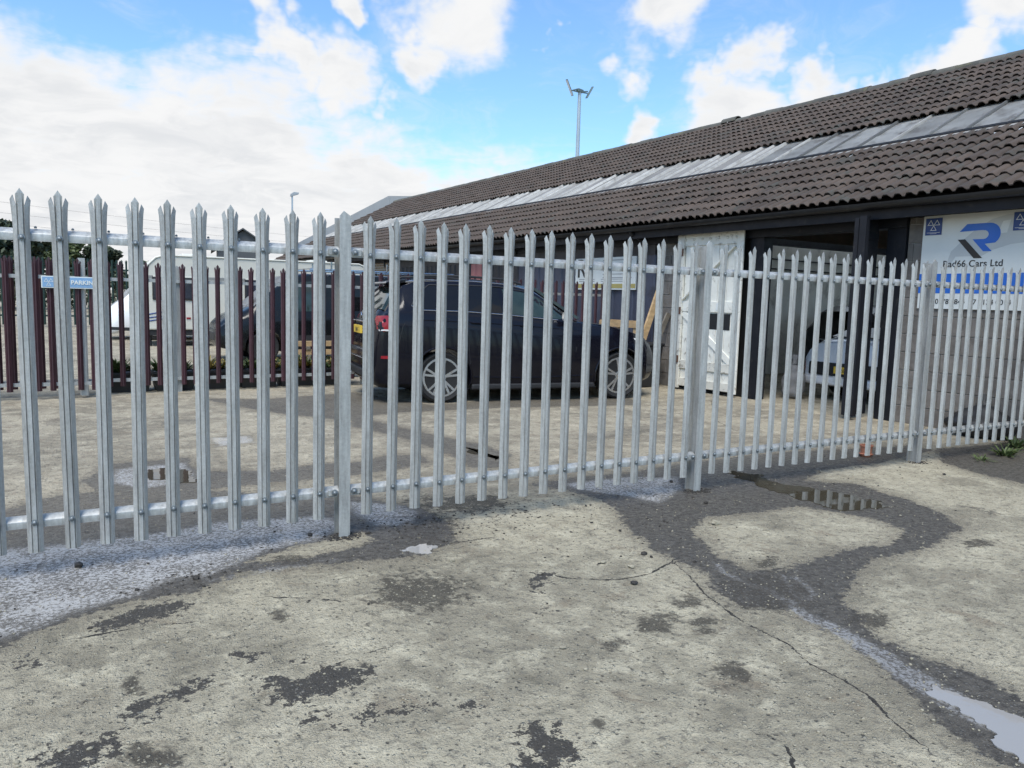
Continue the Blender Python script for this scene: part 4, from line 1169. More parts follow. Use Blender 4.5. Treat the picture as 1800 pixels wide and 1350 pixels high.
def side_panel(sh, poly, side, mat, name, parent, off=.004, th=.012):
    """a panel that follows the body side; poly in (x, z)"""
    pts = resample(poly)
    cx = sum(p[0] for p in pts) / len(pts); cz = sum(p[1] for p in pts) / len(pts)
    n_ = len(pts)
    vs = [(p[0], side * sh.side(p[0], p[1], off), p[1]) for p in pts]
    inner = [(cx + (p[0] - cx) * .5, cz + (p[1] - cz) * .5) for p in pts]
    vs += [(p[0], side * sh.side(p[0], p[1], off), p[1]) for p in inner]
    vs.append((cx, side * sh.side(cx, cz, off), cz))
    vs += [(p[0], side * (sh.side(p[0], p[1], off) - th), p[1]) for p in pts]
    fs = []
    for i in range(n_):
        j = (i + 1) % n_
        fs += [(i, j, n_ + j, n_ + i), (n_ + i, n_ + j, 2 * n_), (i, 2 * n_ + 1 + i, 2 * n_ + 1 + j, j)]
    return MB().add(vs, fs).build(name, mat, parent, smooth=True, angle=40)

def side_line(sh, pts, side, r, mat, name, parent, off=.002):
    P = [(p[0], side * sh.side(p[0], p[1], off), p[1]) for p in pts]
    return MB().tube(P, r, 6).build(name, mat, parent, smooth=True)

def wheel(parent, x, y, r, side, rim=.76, spokes=5, mat=None, wd=.22):
    w = empty('wheel', (x, y, r)); w.parent = parent
    hw = wd / 2
    MB().lathe([(r * rim, -hw * .8), (r * .90, -hw), (r * .97, -hw * .85), (r, -hw * .5), (r, hw * .5), (r * .97, hw * .85), (r * .90, hw), (r * rim, hw * .8)], 36, 'y').build('tyre', M['rubber'], w, smooth=True)
    mb = MB()
    f = side * hw * .82
    mat = mat or M['alloy']
    n_ = 36; R0, R1 = r * rim * 1.0, r * rim * .90
    vs = []
    for (rad, yy) in ((R0, f), (R1, f), (R1 * .97, f - side * .05), (R0, f - side * .06)):
        for k in range(n_):
            a = 2 * math.pi * k / n_
            vs.append((rad * math.cos(a), yy, rad * math.sin(a)))
    fs = [(q * n_ + k, q * n_ + (k + 1) % n_, ((q + 1) % 4) * n_ + (k + 1) % n_, ((q + 1) % 4) * n_ + k) for q in range(4) for k in range(n_)]
    mb.add(vs, fs)
    for k in range(spokes):
        a = 2 * math.pi * k / spokes + .3
        for da in (-.17, .17):
            p = (r * .12 * math.cos(a), f - side * .012, r * .12 * math.sin(a))
            q = (R1 * 1.01 * math.cos(a + da), f - side * .008, R1 * 1.01 * math.sin(a + da))
            mb.obox(p, q, .030, .024, up=(0, 1, 0))
    mb.lathe([(r * .19, f - side * .02), (r * .17, f + side * .002), (.002, f + side * .006)], 16, 'y')
    mb.build('rim', mat, w, smooth=True)
    MB().lathe([(R1 * .98, f - side * .055), (R1 * .98, f - side * .075)], 24, 'y').build('brake_disc', M['plastic'], w)
    return w

def plate_text(txt, size, mat):
    return text_mesh(txt, size, mat, .0006, 'CENTER', .001)

# --- dark SUV, seen from its rear corner
ax_ = math.atan2(-.1326, .9912)
nrm = Vector((.1326, .9912, 0))
HW = .885
oc = Vector((4.27, 9.46, 0)) + nrm * (HW - .03)
suv = empty('parked_suv', oc, ax_, 'dark navy SUV parked side-on behind the galvanised fence', 'car')
st = [(-.915, .42, .70, .80, .60, .56, .52), (-.905, .34, .74, .90, .72, .68, .62), (-.88, .26, .86, 1.08, .80, .77, .66), (-.83, .22, 1.04, 1.19, .845, .825, .66), (-.76, .21, 1.17, 1.28, .865, .845, .645),
      (-.66, .21, 1.225, 1.42, .88, .85, .63), (-.52, .21, 1.235, 1.575, .885, .85, .625), (-.36, .20, 1.235, 1.635, .885, .85, .63), (0, .20, 1.225, 1.662, .885, .845, .645), (.5, .19, 1.20, 1.668, .885, .84, .65), (1.0, .19, 1.17, 1.640, .885, .835, .645),
      (1.38, .19, 1.145, 1.575, .885, .83, .63), (1.62, .19, 1.13, 1.435, .885, .83, .645), (1.85, .19, 1.115, 1.265, .885, .83, .68), (2.06, .19, 1.10, 1.150, .885, .825, .72), (2.22, .19, 1.075, 1.125, .885, .815, .72), (2.6, .20, 1.03, 1.085, .88, .80, .68),
      (2.95, .21, .97, 1.025, .86, .77, .62), (3.2, .24, .89, .955, .80, .70, .56), (3.36, .28, .78, .85, .70, .62, .50), (3.44, .36, .66, .72, .58, .52, .44)]
SH = Shell(st)
xs_ = sorted(set([s_[0] for s_ in st] + list(np.arange(-.85, 3.4, .07))))
shell_body(SH, xs_, M['carnavy'], suv, ((0, .345, .405), (2.714, .345, .405)))
wb = 2.714
for x in (0, wb):
    for sd in (-1, 1):
        wheel(suv, x, sd * (HW - .135), .348, sd, .765, 5)
# lower sill cladding and arches
for sd in (-1, 1):
    MB().box(.42, 2.30, sd * .82 - .055 , sd * .82 + .055, .175, .255).build('side_sill', M['plastic'], suv, bevel=.02)
    side_line(SH, [(.45, .35), (1.2, .33), (2.25, .36)], sd, .010, M['carnavy'], 'sill_crease', suv)
    for x in (0, wb):
        P = []
        for k in range(19):
            a = math.pi * (k / 18) * 1.12 - .19
            px_, pz_ = x + .415 * math.cos(a), .345 + .415 * math.sin(a)
            P.append((px_, sd * (SH.side(px_, max(pz_, .25), .003)), pz_))
        MB().tube(P, .014, 6).build('arch_trim', M['carnavy'], suv, smooth=True)
    # side glass
    g1 = [(-.40, 1.30), (-.33, 1.262), (.30, 1.252), (.30, 1.575), (.0, 1.578), (-.16, 1.565), (-.30, 1.46)]
    side_panel(SH, g1, sd, M['glass'], 'rear_quarter_window', suv)
    side_panel(SH, [(.335, 1.250), (.86, 1.222), (.83, 1.572), (.335, 1.578)], sd, M['glass'], 'rear_door_window', suv)
    side_panel(SH, [(.93, 1.215), (1.60, 1.165), (1.60, 1.35), (1.36, 1.50), (.90, 1.555)], sd, M['glassgreen'], 'front_door_window', suv)
    side_panel(SH, [(1.63, 1.165), (1.88, 1.15), (1.63, 1.325)], sd, M['glassgreen'], 'front_quarter_window', suv)
    side_line(SH, [(-.42, 1.30), (-.34, 1.245), (.3, 1.238), (.9, 1.205), (1.6, 1.150), (1.95, 1.132)], sd, .008, M['chrome'], 'waist_trim', suv, .006)
    side_line(SH, [(-.42, 1.30), (-.30, 1.475), (-.15, 1.58), (.3, 1.592), (.85, 1.585), (1.30, 1.525), (1.62, 1.355), (1.93, 1.155)], sd, .009, M['plastic'], 'window_seal', suv, .004)
    side_line(SH, [(-.45, 1.615), (0, 1.640), (.5, 1.645), (1.0, 1.62), (1.36, 1.545), (1.65, 1.385), (1.95, 1.185)], sd, .016, M['chrome'], 'roof_gutter_trim', suv, -.012)
    # roof rail
    MB().tube([(-.30, sd * .575, 1.655), (-.22, sd * .575, 1.70), (.4, sd * .575, 1.715), (1.0, sd * .570, 1.69), (1.22, sd * .565, 1.635)], .017, 8).build('roof_rail', M['plastic'], suv, smooth=True)
    for pts in ([(.33, 1.24), (.36, .80), (.40, .42)], [(.91, 1.20), (.93, .70), (.90, .30)], [(1.93, 1.12), (1.98, .75), (1.93, .30)], [(-.42, 1.23), (-.55, 1.02), (-.60, .80)]):
        side_line(SH, pts, sd, .004, M['plastic'], 'panel_gap', suv, .0005)
    side_line(SH, [(-.78, 1.10), (-.2, 1.115), (.6, 1.09), (1.4, 1.045), (2.2, .985)], sd, .009, M['carnavy'], 'shoulder_crease', suv, .0)
    for x in (.50, 1.22):
        z_ = 1.10 - .035 * x
        y_ = SH.side(x, z_, .018)
        MB().tube([(x - .10, sd * (y_ - .012), z_), (x - .06, sd * y_, z_ + .004), (x + .06, sd * y_, z_), (x + .10, sd * (y_ - .012), z_ - .006)], .013, 8).build('door_handle', M['carnavy'], suv, smooth=True)
    # mirror
    mb = MB().lathe([(.01, -.06), (.065, -.055), (.085, 0), (.07, .05), (.01, .06)], 14, 'x')
    mr_ = mb.build('door_mirror', M['carnavy'], suv, T(1.80, sd * .94, 1.20) @ Matrix.Scale(1.0, 4), smooth=True)
    MB().lathe([(.001, -.0625), (.062, -.0615), (.062, -.058)], 14, 'x').build('mirror_glass', M['chrome'], mr_)
    # tail lamp wrapping the corner
    lp = [(-.885, .98), (-.80, .955), (-.69, .975), (-.64, 1.05), (-.60, 1.12), (-.66, 1.15), (-.76, 1.165), (-.84, 1.155), (-.885, 1.10)]
    lp = [(max(p[0], -.862), p[1]) for p in lp]
    tl = side_panel(SH, lp, sd, M['red'], 'tail_lamp', suv, .010, .03)
    side_panel(SH, [(-.85, .962), (-.70, .965), (-.70, .985), (-.85, .985)], sd, M['lampwhite'], 'reversing_lens', tl, .016, .01)
    side_panel(SH, [(-.83, .605), (-.66, .60), (-.60, .622), (-.66, .645), (-.83, .640)], sd, M['red'], 'bumper_reflector', suv, .006, .01)
    hp = [(2.98, .865), (3.14, .835), (3.16, .865), (2.96, .90)]
    side_panel(SH, hp, sd, M['lampwhite'], 'headlamp', suv, .006, .02)
    fl = [(-.12, 1.02), (.08, 1.02), (.09, 1.14), (-.11, 1.15)]
    side_line(SH, fl + fl[:1], sd, .003, M['plastic'], 'fuel_flap', suv, .0005) if sd < 0 else None
# rear face: glass, spoiler, plate, badge, bumper trim
mb = MB()
vs = []
for (x, z, w_) in ((-.745, 1.245, .66), (-.640, 1.42, .60), (-.545, 1.555, .55)):
    vs += [(x - .040, -w_, z), (x - .075, 0, z), (x - .040, w_, z)]
mb.add(vs + [(v[0] + .06, v[1], v[2] - .02) for v in vs], [(0, 1, 4, 3), (1, 2, 5, 4), (3, 4, 7, 6), (4, 5, 8, 7)] + [(0, 3, 12, 9), (3, 6, 15, 12), (2, 11, 14, 5), (5, 14, 17, 8), (0, 9, 10, 1), (1, 10, 11, 2)])
mb.build('rear_window', M['glassgreen'], suv, smooth=True, angle=60)
MB().prism([(-.72, 1.585), (-.70, 1.605), (-.40, 1.650), (-.40, 1.61), (-.60, 1.575)], -.58, .58, 'y').build('roof_spoiler', M['carnavy'], suv, bevel=.008)
MB().box(-.735, -.700, -.30, .30, 1.572, 1.586).build('brake_light_strip', M['plastic'], suv)
MB().tube([(-.955, -.40, 1.065), (-.965, 0, 1.07), (-.955, .40, 1.065)], .013, 8).build('tailgate_trim', M['chrome'], suv, smooth=True)
pl = MB().box(-.985, -.955, -.24, .24, .905, 1.010).build('number_plate', M['plate'], suv)
link('lettering', plate_text('BJ64 E', .082, M['signtext']), pl, T(-.9855, 0, .925) @ Matrix(((0, 0, -1, 0), (-1, 0, 0, 0), (0, 1, 0, 0), (0, 0, 0, 1))))
MB().lathe([(.045, 0), (.045, -.012), (.02, -.016)], 20, 'x').build('badge', M['chrome'], suv, T(-.925, 0, 1.145), smooth=True)
MB().box(-.985, -.90, -.70, .70, .44, .70).build('rear_bumper', M['carnavy'], suv, bevel=.04)
MB().box(-.995, -.90, -.55, .55, .33, .438).build('bumper_insert', M['plastic'], suv, bevel=.02)
MB().tube([(-.99, -.62, .585), (-1.0, 0, .585), (-.99, .62, .585)], .008, 6).build('bumper_trim', M['chrome'], suv)
for sd in (-1, 1):
    MB().box(-1.0, -.93, sd * .48 - .07, sd * .48 + .07, .28, .33).build('tailpipe', M['chrome'], suv, bevel=.01)
mb = MB()
vs = [(2.08, -.68, 1.165), (2.10, 0, 1.19), (2.08, .68, 1.165), (1.42, -.57, 1.575), (1.40, 0, 1.610), (1.42, .57, 1.575)]
vs = [(v[0] + .02, v[1], v[2] + .02) for v in vs]
mb.add(vs + [(v[0] - .03, v[1], v[2] - .03) for v in vs], [(0, 1, 4, 3), (1, 2, 5, 4), (0, 3, 9, 6), (2, 8, 11, 5), (3, 4, 10, 9), (4, 5, 11, 10)])
mb.build('windscreen', M['glassgreen'], suv, smooth=True, angle=60)
MB().box(3.36, 3.455, -.30, .30, .56, .74).build('grille', M['plastic'], suv, bevel=.02)

# --- dark van behind the maroon fence, nose to the left
van = empty('parked_van', (5.3, 17.05, 0), math.pi + R(1.0), 'black van with a silver roof rack behind the maroon fence', 'van')
sv = [(-2.62, .30, 1.0, 1.60, .80, .80, .70), (-2.58, .24, 1.05, 1.78, .86, .85, .76), (-2.4, .22, 1.05, 1.83, .88, .865, .78), (0, .22, 1.03, 1.86, .88, .865, .78), (1.15, .22, 1.0, 1.84, .88, .86, .77), (1.45, .22, .98, 1.76, .88, .855, .75),
      (1.90, .22, .96, 1.40, .88, .85, .76), (2.15, .22, .94, 1.17, .875, .84, .76), (2.30, .23, .93, 1.06, .87, .83, .74), (2.62, .26, .84, .94, .83, .77, .66), (2.80, .30, .70, .78, .74, .66, .56), (2.86, .38, .58, .63, .62, .54, .46)]
SV = Shell(sv)
shell_body(SV, sorted(set([s_[0] for s_ in sv] + list(np.arange(-2.5, 2.8, .12)))), M['carblack'], van, ((-1.55, .32, .37), (1.98, .32, .37)))
for x in (-1.55, 1.98):
    for sd in (-1, 1):
        wheel(van, x, sd * .74, .315, sd, .62, 5, M['plastic'])
for sd in (-1, 1):
    side_panel(SV, [(.72, 1.06), (1.62, 1.04), (1.60, 1.30), (1.22, 1.66), (.72, 1.70)], sd, M['glassgreen'], 'cab_window', van)
    side_panel(SV, [(-.75, 1.08), (.45, 1.08), (.45, 1.70), (-.75, 1.70)], sd, M['glass'], 'side_window', van)
    side_panel(SV, [(-2.3, 1.08), (-1.0, 1.08), (-1.0, 1.70), (-2.3, 1.70)], sd, M['glass'], 'side_window', van)
    for pts in ([(.58, 1.72), (.58, 1.0), (.62, .35)], [(-.88, 1.72), (-.88, .35)], [(1.72, 1.05), (1.66, .6)]):
        side_line(SV, pts, sd, .005, M['plastic'], 'panel_gap', van, .0)
    side_panel(SV, [(2.45, .70), (2.70, .68), (2.72, .78), (2.48, .86)], sd, M['lampwhite'], 'headlamp', van, .008, .02)
    side_panel(SV, [(.40, .28), (2.75, .30), (2.75, .52), (2.42, .56), (2.36, .40), (1.6, .40), (1.55, .56), (.40, .58)] if False else [(-1.0, .42), (1.45, .42), (1.45, .56), (-1.0, .56)], sd, M['plastic'], 'side_moulding', van, .008)
    MB().tube([(-2.35, sd * .66, 1.94), (1.0, sd * .66, 1.93)], .022, 8).build('rack_rail', M['chrome'], van, smooth=True)
    MB().lathe([(.01, -.06), (.085, -.05), (.105, 0), (.09, .05), (.01, .06)], 12, 'x').build('door_mirror', M['plastic'], van, T(1.52, sd * .98, 1.16), smooth=True)
mb = MB()
vs = [(2.20, -.72, 1.13), (2.24, 0, 1.15), (2.20, .72, 1.13), (1.50, -.66, 1.74), (1.50, 0, 1.78), (1.50, .66, 1.74)]
mb.add(vs + [(v[0] - .03, v[1], v[2] - .03) for v in vs], [(0, 1, 4, 3), (1, 2, 5, 4), (0, 3, 9, 6), (2, 8, 11, 5), (3, 4, 10, 9), (4, 5, 11, 10)])
mb.build('windscreen', M['sheet_glass'], van, smooth=True, angle=60)
for i in range(6):
    x = -2.2 + i * .62
    MB().box(x - .02, x + .02, -.66, .66, 1.945, 1.965).build('rack_crossbar', M['chrome'], van)
    for sd in (-1, 1):
        MB().box(x - .015, x + .015, sd * .66 - .01, sd * .66 + .01, 1.82, 1.94).build('rack_foot', M['plastic'], van)
for sd, x in ((-1, -.7), (-1, .55), (1, -.7), (1, .55)):
    MB().box(x - .018, x + .018, sd * .70, sd * .70 + .03, 1.94, 2.10).build('load_stop', M['chrome'], van)
MB().box(2.80, 2.87, -.38, .38, .42, .60).build('grille', M['plastic'], van, bevel=.02)

# --- caravan
cv = empty('caravan', (1.45, 21.3, 0), R(0.0), 'cream touring caravan with grey stripe behind the black van', 'caravan')
pf = [(.0, .42), (.0, 1.15), (.02, 1.55), (.08, 1.85), (.18, 2.05), (.34, 2.20), (.55, 2.27), (5.55, 2.27), (5.68, 2.22), (5.74, 2.05), (5.74, .42)]
MB().prism(pf, 0, 2.05, 'y').build('body_shell', M['caravan'], cv, bevel=.03)
pt2 = [(p[0], p[1]) for p in pf[1:-1]]
mb = MB().tube([(p[0] - .0 if p[0] > .5 else p[0] - .012, -.004, p[1] + (.012 if p[1] > 2.1 else 0)) for p in pt2], .022, 8)
mb.build('awning_rail', M['caravantrim'], cv, smooth=True)
MB().box(.03, 5.72, -.006, 0, 1.70, 1.77).build('grey_stripe', M['greystripe'], cv)
def cwin(x0, x1, z0, z1):
    w = MB().box(x0, x1, -.035, -.001, z0, z1).build('window', M['plastic'], cv, bevel=.03)
    MB().box(x0 + .04, x1 - .04, -.042, -.0355, z0 + .05, z1 - .04).build('pane', M['glassblue'], w, bevel=.003)
    MB().box(x0 + .02, x1 - .02, -.048, -.036, z1 - .02, z1 + .03).build('window_rail', M['caravantrim'], w)
cwin(.24, 1.18, 1.17, 1.76); cwin(2.45, 3.2, 1.17, 1.76); cwin(4.2, 5.1, 1.17, 1.76)
for pts in ([(.12, -.003, .80), (.40, -.003, .86), (.62, -.003, .86)], [(.12, -.003, .72), (.45, -.003, .76), (.80, -.003, .70)], [(.15, -.003, .64), (.5, -.003, .70), (.85, -.003, .62)]):
    MB().tube(pts, .014, 5).build('side_graphic', M['signnavy'], cv)
link('lettering', text_mesh('G', .15, M['signtext'], .001), cv, T(.74, -.002, .78) @ XZ)
MB().box(1.02, 1.12, -.02, 0, .70, .74).build('marker_lamp', M['red'], cv)
MB().box(.1, 5.7, .05, 2.0, .28, .415).build('chassis', M['plastic'], cv)
for x in (3.0, 3.75):
    wheel(cv, x, .12, .31, -1, .62, 5, M['greystripe'], .18)
    wheel(cv, x, 1.93, .31, 1, .62, 5, M['greystripe'], .18)
MB().box(1.0, 1.55, .6, 1.2, 2.275, 2.37).build('roof_vent', M['caravantrim'], cv, bevel=.03)
MB().box(4.3, 4.8, .5, 1.0, 2.275, 2.36).build('roof_vent', M['caravantrim'], cv, bevel=.03)
for x in (.1, 5.4):
    MB().tube([(x + .1, .3, .30), (x + .1, .3, .0)], .03, 8).build('corner_steady', M['plastic'], cv)
MB().obox((0, 1.0, .38), (-1.1, 1.0, .42), .08, .08).build('drawbar', M['plastic'], cv)
MB().tube([(-.95, 1.0, .42), (-.95, 1.0, 0.0)], .03, 8).build('jockey_wheel', M['rubber'], cv)

# --- white van nose left of the caravan
wv = empty('white_van', (3.1, 24.9, 0), math.pi, 'white van whose sloping nose shows left of the caravan', 'van')
sw = [(-2.4, .3, 1.0, 1.85, .85, .84, .75), (-2.3, .25, 1.0, 1.95, .9, .88, .8), (0, .25, 1.0, 1.97, .9, .88, .8), (1.0, .25, .98, 1.92, .9, .87, .79), (1.4, .25, .95, 1.70, .9, .86, .77), (1.9, .25, .90, 1.18, .88, .85, .77), (2.2, .16, .78, .95, .86, .8, .7), (2.38, .18, .62, .74, .78, .7, .6), (2.45, .24, .52, .58, .64, .56, .5)]
SWH = Shell(sw)
shell_body(SWH, sorted(set([s_[0] for s_ in sw] + list(np.arange(-2.3, 2.4, .15)))), M['carwhite'], wv, ((-1.4, .32, .38), (1.15, .32, .38)))
for x in (-1.4, 1.15):
    for sd in (-1, 1):
        wheel(wv, x, sd * .76, .32, sd, .62, 5, M['greystripe'])
mb = MB()
vs = [(1.95, -.72, 1.17), (2.0, 0, 1.19), (1.95, .72, 1.17), (1.43, -.68, 1.70), (1.45, 0, 1.73), (1.43, .68, 1.70)]
mb.add(vs + [(v[0] - .03, v[1], v[2] - .03) for v in vs], [(0, 1, 4, 3), (1, 2, 5, 4), (0, 3, 9, 6), (2, 8, 11, 5), (3, 4, 10, 9), (4, 5, 11, 10)])
mb.build('windscreen', M['sheet_glass'], wv, smooth=True, angle=60)
for sd in (-1, 1):
    side_panel(SWH, [(.4, 1.05), (1.62, 1.02), (1.30, 1.60), (.4, 1.75)], sd, M['glass'], 'cab_window', wv)

# --- white coupe in the workshop, tail to the yard
def bpt(u, s, z=0.0):
    return BM @ Vector((u, s, z))
wc_ = empty('white_coupe', bpt(2.02, 7.56), 0.036804, 'white coupe inside the open workshop showing its tail', 'car')
sq = [(-.92, .36, .50, .56, .60, .55, .48), (-.90, .26, .60, .72, .80, .74, .66), (-.84, .22, .74, .88, .86, .80, .68), (-.74, .20, .80, .93, .88, .82, .66), (-.55, .19, .84, .97, .88, .82, .62), (-.38, .19, .85, 1.05, .88, .81, .58), (-.15, .19, .85, 1.115, .88, .80, .56), (.35, .19, .84, 1.13, .88, .79, .56),
      (.85, .19, .83, 1.08, .88, .79, .57), (1.35, .19, .81, .90, .88, .78, .64), (1.6, .19, .79, .86, .87, .77, .64), (2.2, .21, .70, .78, .84, .72, .58), (2.6, .26, .58, .66, .74, .62, .5), (2.72, .34, .48, .54, .6, .52, .42)]
SQ = Shell(sq)
shell_body(SQ, sorted(set([s_[0] for s_ in sq] + list(np.arange(-.9, 2.7, .08)))), M['carwhite'], wc_, ((0, .30, .345), (2.05, .30, .345)))
for x in (0, 2.05):
    for sd in (-1, 1):
        wheel(wc_, x, sd * .745, .295, sd, .70, 5)
mb = MB()
vs = [(-.60, -.56, .965), (-.64, 0, .985), (-.60, .56, .965), (-.22, -.50, 1.095), (-.24, 0, 1.12), (-.22, .50, 1.095)]
vs = [(v[0] - .02, v[1], v[2] + .012) for v in vs]
mb.add(vs + [(v[0] + .03, v[1], v[2] - .03) for v in vs], [(0, 1, 4, 3), (1, 2, 5, 4), (0, 3, 9, 6), (2, 8, 11, 5), (3, 4, 10, 9), (4, 5, 11, 10)])
mb.build('rear_window', M['glass'], wc_, smooth=True, angle=60)
MB().box(-.965, -.88, -.70, .70, .385, .585).build('tail_panel', M['plastic'], wc_, bevel=.02)
MB().box(-.99, -.86, -.80, .80, .235, .375).build('rear_bumper', M['carwhite'], wc_, bevel=.04)
for sd in (-1, 1):
    side_panel(SQ, [(-.885, .42), (-.70, .43), (-.66, .52), (-.74, .60), (-.865, .60)], sd, M['red'], 'tail_lamp', wc_, .008, .03)
    side_panel(SQ, [(-.35, .89), (.95, .87), (.75, 1.00), (.2, 1.06), (-.1, 1.05)], sd, M['glass'], 'side_window', wc_)
p2 = MB().box(-.985, -.966, -.23, .23, .43, .535).build('number_plate', M['plate'], wc_)
SXL = Matrix(((0, 0, -1, 0), (-1, 0, 0, 0), (0, 1, 0, 0), (0, 0, 0, 1)))
link('lettering', plate_text('J26 AZA', .080, M['signtext']), p2, T(-.9855, 0, .452) @ SXL)
p3 = MB().box(-1.0, -.991, .06, .22, .30, .385).build('show_number', M['signwhite'], wc_)
link('lettering', plate_text('64', .085, M['signtext']), p3, T(-1.001, .14, .315) @ SXL)
MB().lathe([(.035, 0), (.035, -.010), (.015, -.014)], 16, 'x').build('badge', M['chrome'], wc_, T(-.835, 0, .845), smooth=True)
MB().tube([(-.78, -.60, .745), (-.90, 0, .71), (-.78, .60, .745)], .006, 6).build('boot_gap', M['plastic'], wc_)

# --- dark hatchback deeper in the workshop
dk = empty('dark_hatchback', bpt(4.6, 9.75), 0.036804, 'black hatchback in the dark left of the white coupe', 'car')
sk = [(-.8, .3, .8, .9, .72, .66, .55), (-.76, .22, .95, 1.12, .82, .78, .62), (-.6, .2, 1.0, 1.35, .84, .8, .6), (-.3, .2, 1.0, 1.46, .84, .8, .6), (.6, .2, .98, 1.48, .84, .79, .6), (1.2, .2, .95, 1.36, .84, .79, .6), (1.75, .2, .92, 1.02, .84, .78, .66), (2.5, .22, .82, .90, .8, .72, .58), (2.85, .3, .62, .7, .68, .6, .5)]
SK = Shell(sk)
shell_body(SK, sorted(set([s_[0] for s_ in sk] + list(np.arange(-.7, 2.8, .12)))), M['cardark'], dk, ((0, .3, .35), (2.3, .3, .35)))
for x in (0, 2.3):
    for sd in (-1, 1):
        wheel(dk, x, sd * .71, .30, sd, .66, 5, M['plastic'])
for sd in (-1, 1):
    side_panel(SK, [(-.3, 1.04), (1.4, 1.0), (1.0, 1.32), (-.2, 1.38)], sd, M['glass'], 'side_window', dk)
    side_panel(SK, [(-.74, .86), (-.55, .88), (-.55, 1.08), (-.72, 1.08)], sd, M['red'], 'tail_lamp', dk, .01, .03)
MB().box(-.845, -.76, -.5, .5, .80, .82).build('tailgate_trim', M['chrome'], dk)

# ------------------------------------------------------------------ small things in the yard
def pallet(loc, rot, label, stand=True):
    t = empty('timber_pallet', loc, rot, label, 'pallet')
    for i in range(5):
        z = .04 + i * .21
        MB().box(0, 1.0, -.02, 0, z, z + .09).build('slat', M['wood'], t)
    for x in (.0, .46, .91):
        MB().box(x, x + .09, .001, .10, .02, .98).build('bearer', M['wood'], t)
    for i in range(3):
        z = .04 + i * .43
        MB().box(0, 1.0, .101, .12, z, z + .09).build('back_slat', M['wood'], t)
    return t
p = bpt(-.55, 11.55)
pallet((p.x, p.y, 0), R(-87), 'pine pallet standing on edge against the blue wall').scale = (1, 1, 1.12)
pk = MB().obox(tuple(bpt(-.62, 10.62, .0)), tuple(bpt(-.06, 10.56, 1.62)), .11, .045, up=(0, 1, 0)).build('leaning_plank', M['wood'])
tag(pk, 'long pine plank leaning against the wall by the pallet', 'plank')
pk2 = MB().obox(tuple(bpt(-.50, 10.50, .0)), tuple(bpt(-.05, 10.30, 1.25)), .09, .03, up=(0, 1, 0)).build('leaning_board', M['woodgrey'])
tag(pk2, 'grey weathered board leaning left of the cream door', 'board')
# black bin
bq = bpt(-.50, 10.42)
bn_ = empty('waste_bin', (bq.x, bq.y, 0), .0368, 'black plastic bin standing at the wall beyond the SUV nose', 'bin')
MB().add([(-.20, -.20, .0), (.20, -.20, .0), (.20, .20, .0), (-.20, .20, .0), (-.25, -.25, .70), (.25, -.25, .70), (.25, .25, .70), (-.25, .25, .70)], [(0, 3, 2, 1), (4, 5, 6, 7), (0, 1, 5, 4), (1, 2, 6, 5), (2, 3, 7, 6), (3, 0, 4, 7)]).build('bin_body', M['plastic'], bn_, bevel=.02)
MB().box(-.27, .27, -.27, .27, .702, .75).build('bin_lid', M['plastic'], bn_, bevel=.015)
# timber stack between van and planters
ts = empty('timber_stack', (3.55, 13.0, 0), R(3), 'stack of yellow timber lengths behind the maroon fence', 'timber')
for i, (z, y) in enumerate(((.06, 0), (.06, .14), (.22, .02), (.22, .15), (.40, .05), (.54, .08))):
    MB().box(-.35, .75, y - .05, y + .05, z, z + .085).build('timber_length', M['wood'], ts)
for x in (-.2, .5):
    MB().box(x, x + .08, -.06, .22, 0, .058).build('bearer', M['woodgrey'], ts)
    MB().box(x, x + .08, -.06, .22, .148, .218).build('bearer', M['woodgrey'], ts)
    MB().box(x, x + .08, -.04, .22, .308, .398).build('bearer', M['woodgrey'], ts)
    MB().box(x, x + .08, -.02, .2, .487, .538).build('bearer', M['woodgrey'], ts)
# rubble sack in the doorway
q = bpt(.75, 8.28)
sk_ = empty('rubble_sack', (q.x, q.y, 0), .2, 'grey woven sack slumped inside the workshop doorway', 'sack')
bm = bmesh.new()
bmesh.ops.create_icosphere(bm, subdivisions=4, radius=.5)
for v in bm.verts:
    z = v.co.z
    k = .62 if z > .2 else (.8 if z > -.2 else .9)
    v.co = Vector((v.co.x * k * .62, v.co.y * k * .72, (z + .44) * .72 if z > -.44 else 0))
    nz = mnoise.noise(v.co * 6) * .035
    v.co += v.normal * nz
me = bpy.data.meshes.new('sack_body'); bm.to_mesh(me); bm.free()
me.materials.append(M['sack']); me.polygons.foreach_set('use_smooth', [True] * len(me.polygons))
link('sack_body', me, sk_); sk_.scale = (.62, .62, .80)
MB().tube([(0, 0, .66), (.02, .01, .74), (.06, .03, .80)], [.07, .05, .10], 10).build('tied_neck', M['sack'], sk_, smooth=True)
# terracotta pot base by the third post
tp = MB().lathe([(.045, 0), (.06, .02), (.065, .03), (.050, .035), (.055, .10), (.062, .102), (.062, .115), (.048, .115), (.046, .06), (.002, .05)], 18, 'z').build('terracotta_pot', M['terracotta'], smooth=True)
tp.location = (6.62, 4.72, 0)
tag(tp, 'small terracotta pot on the ground beside the third fence post', 'pot')
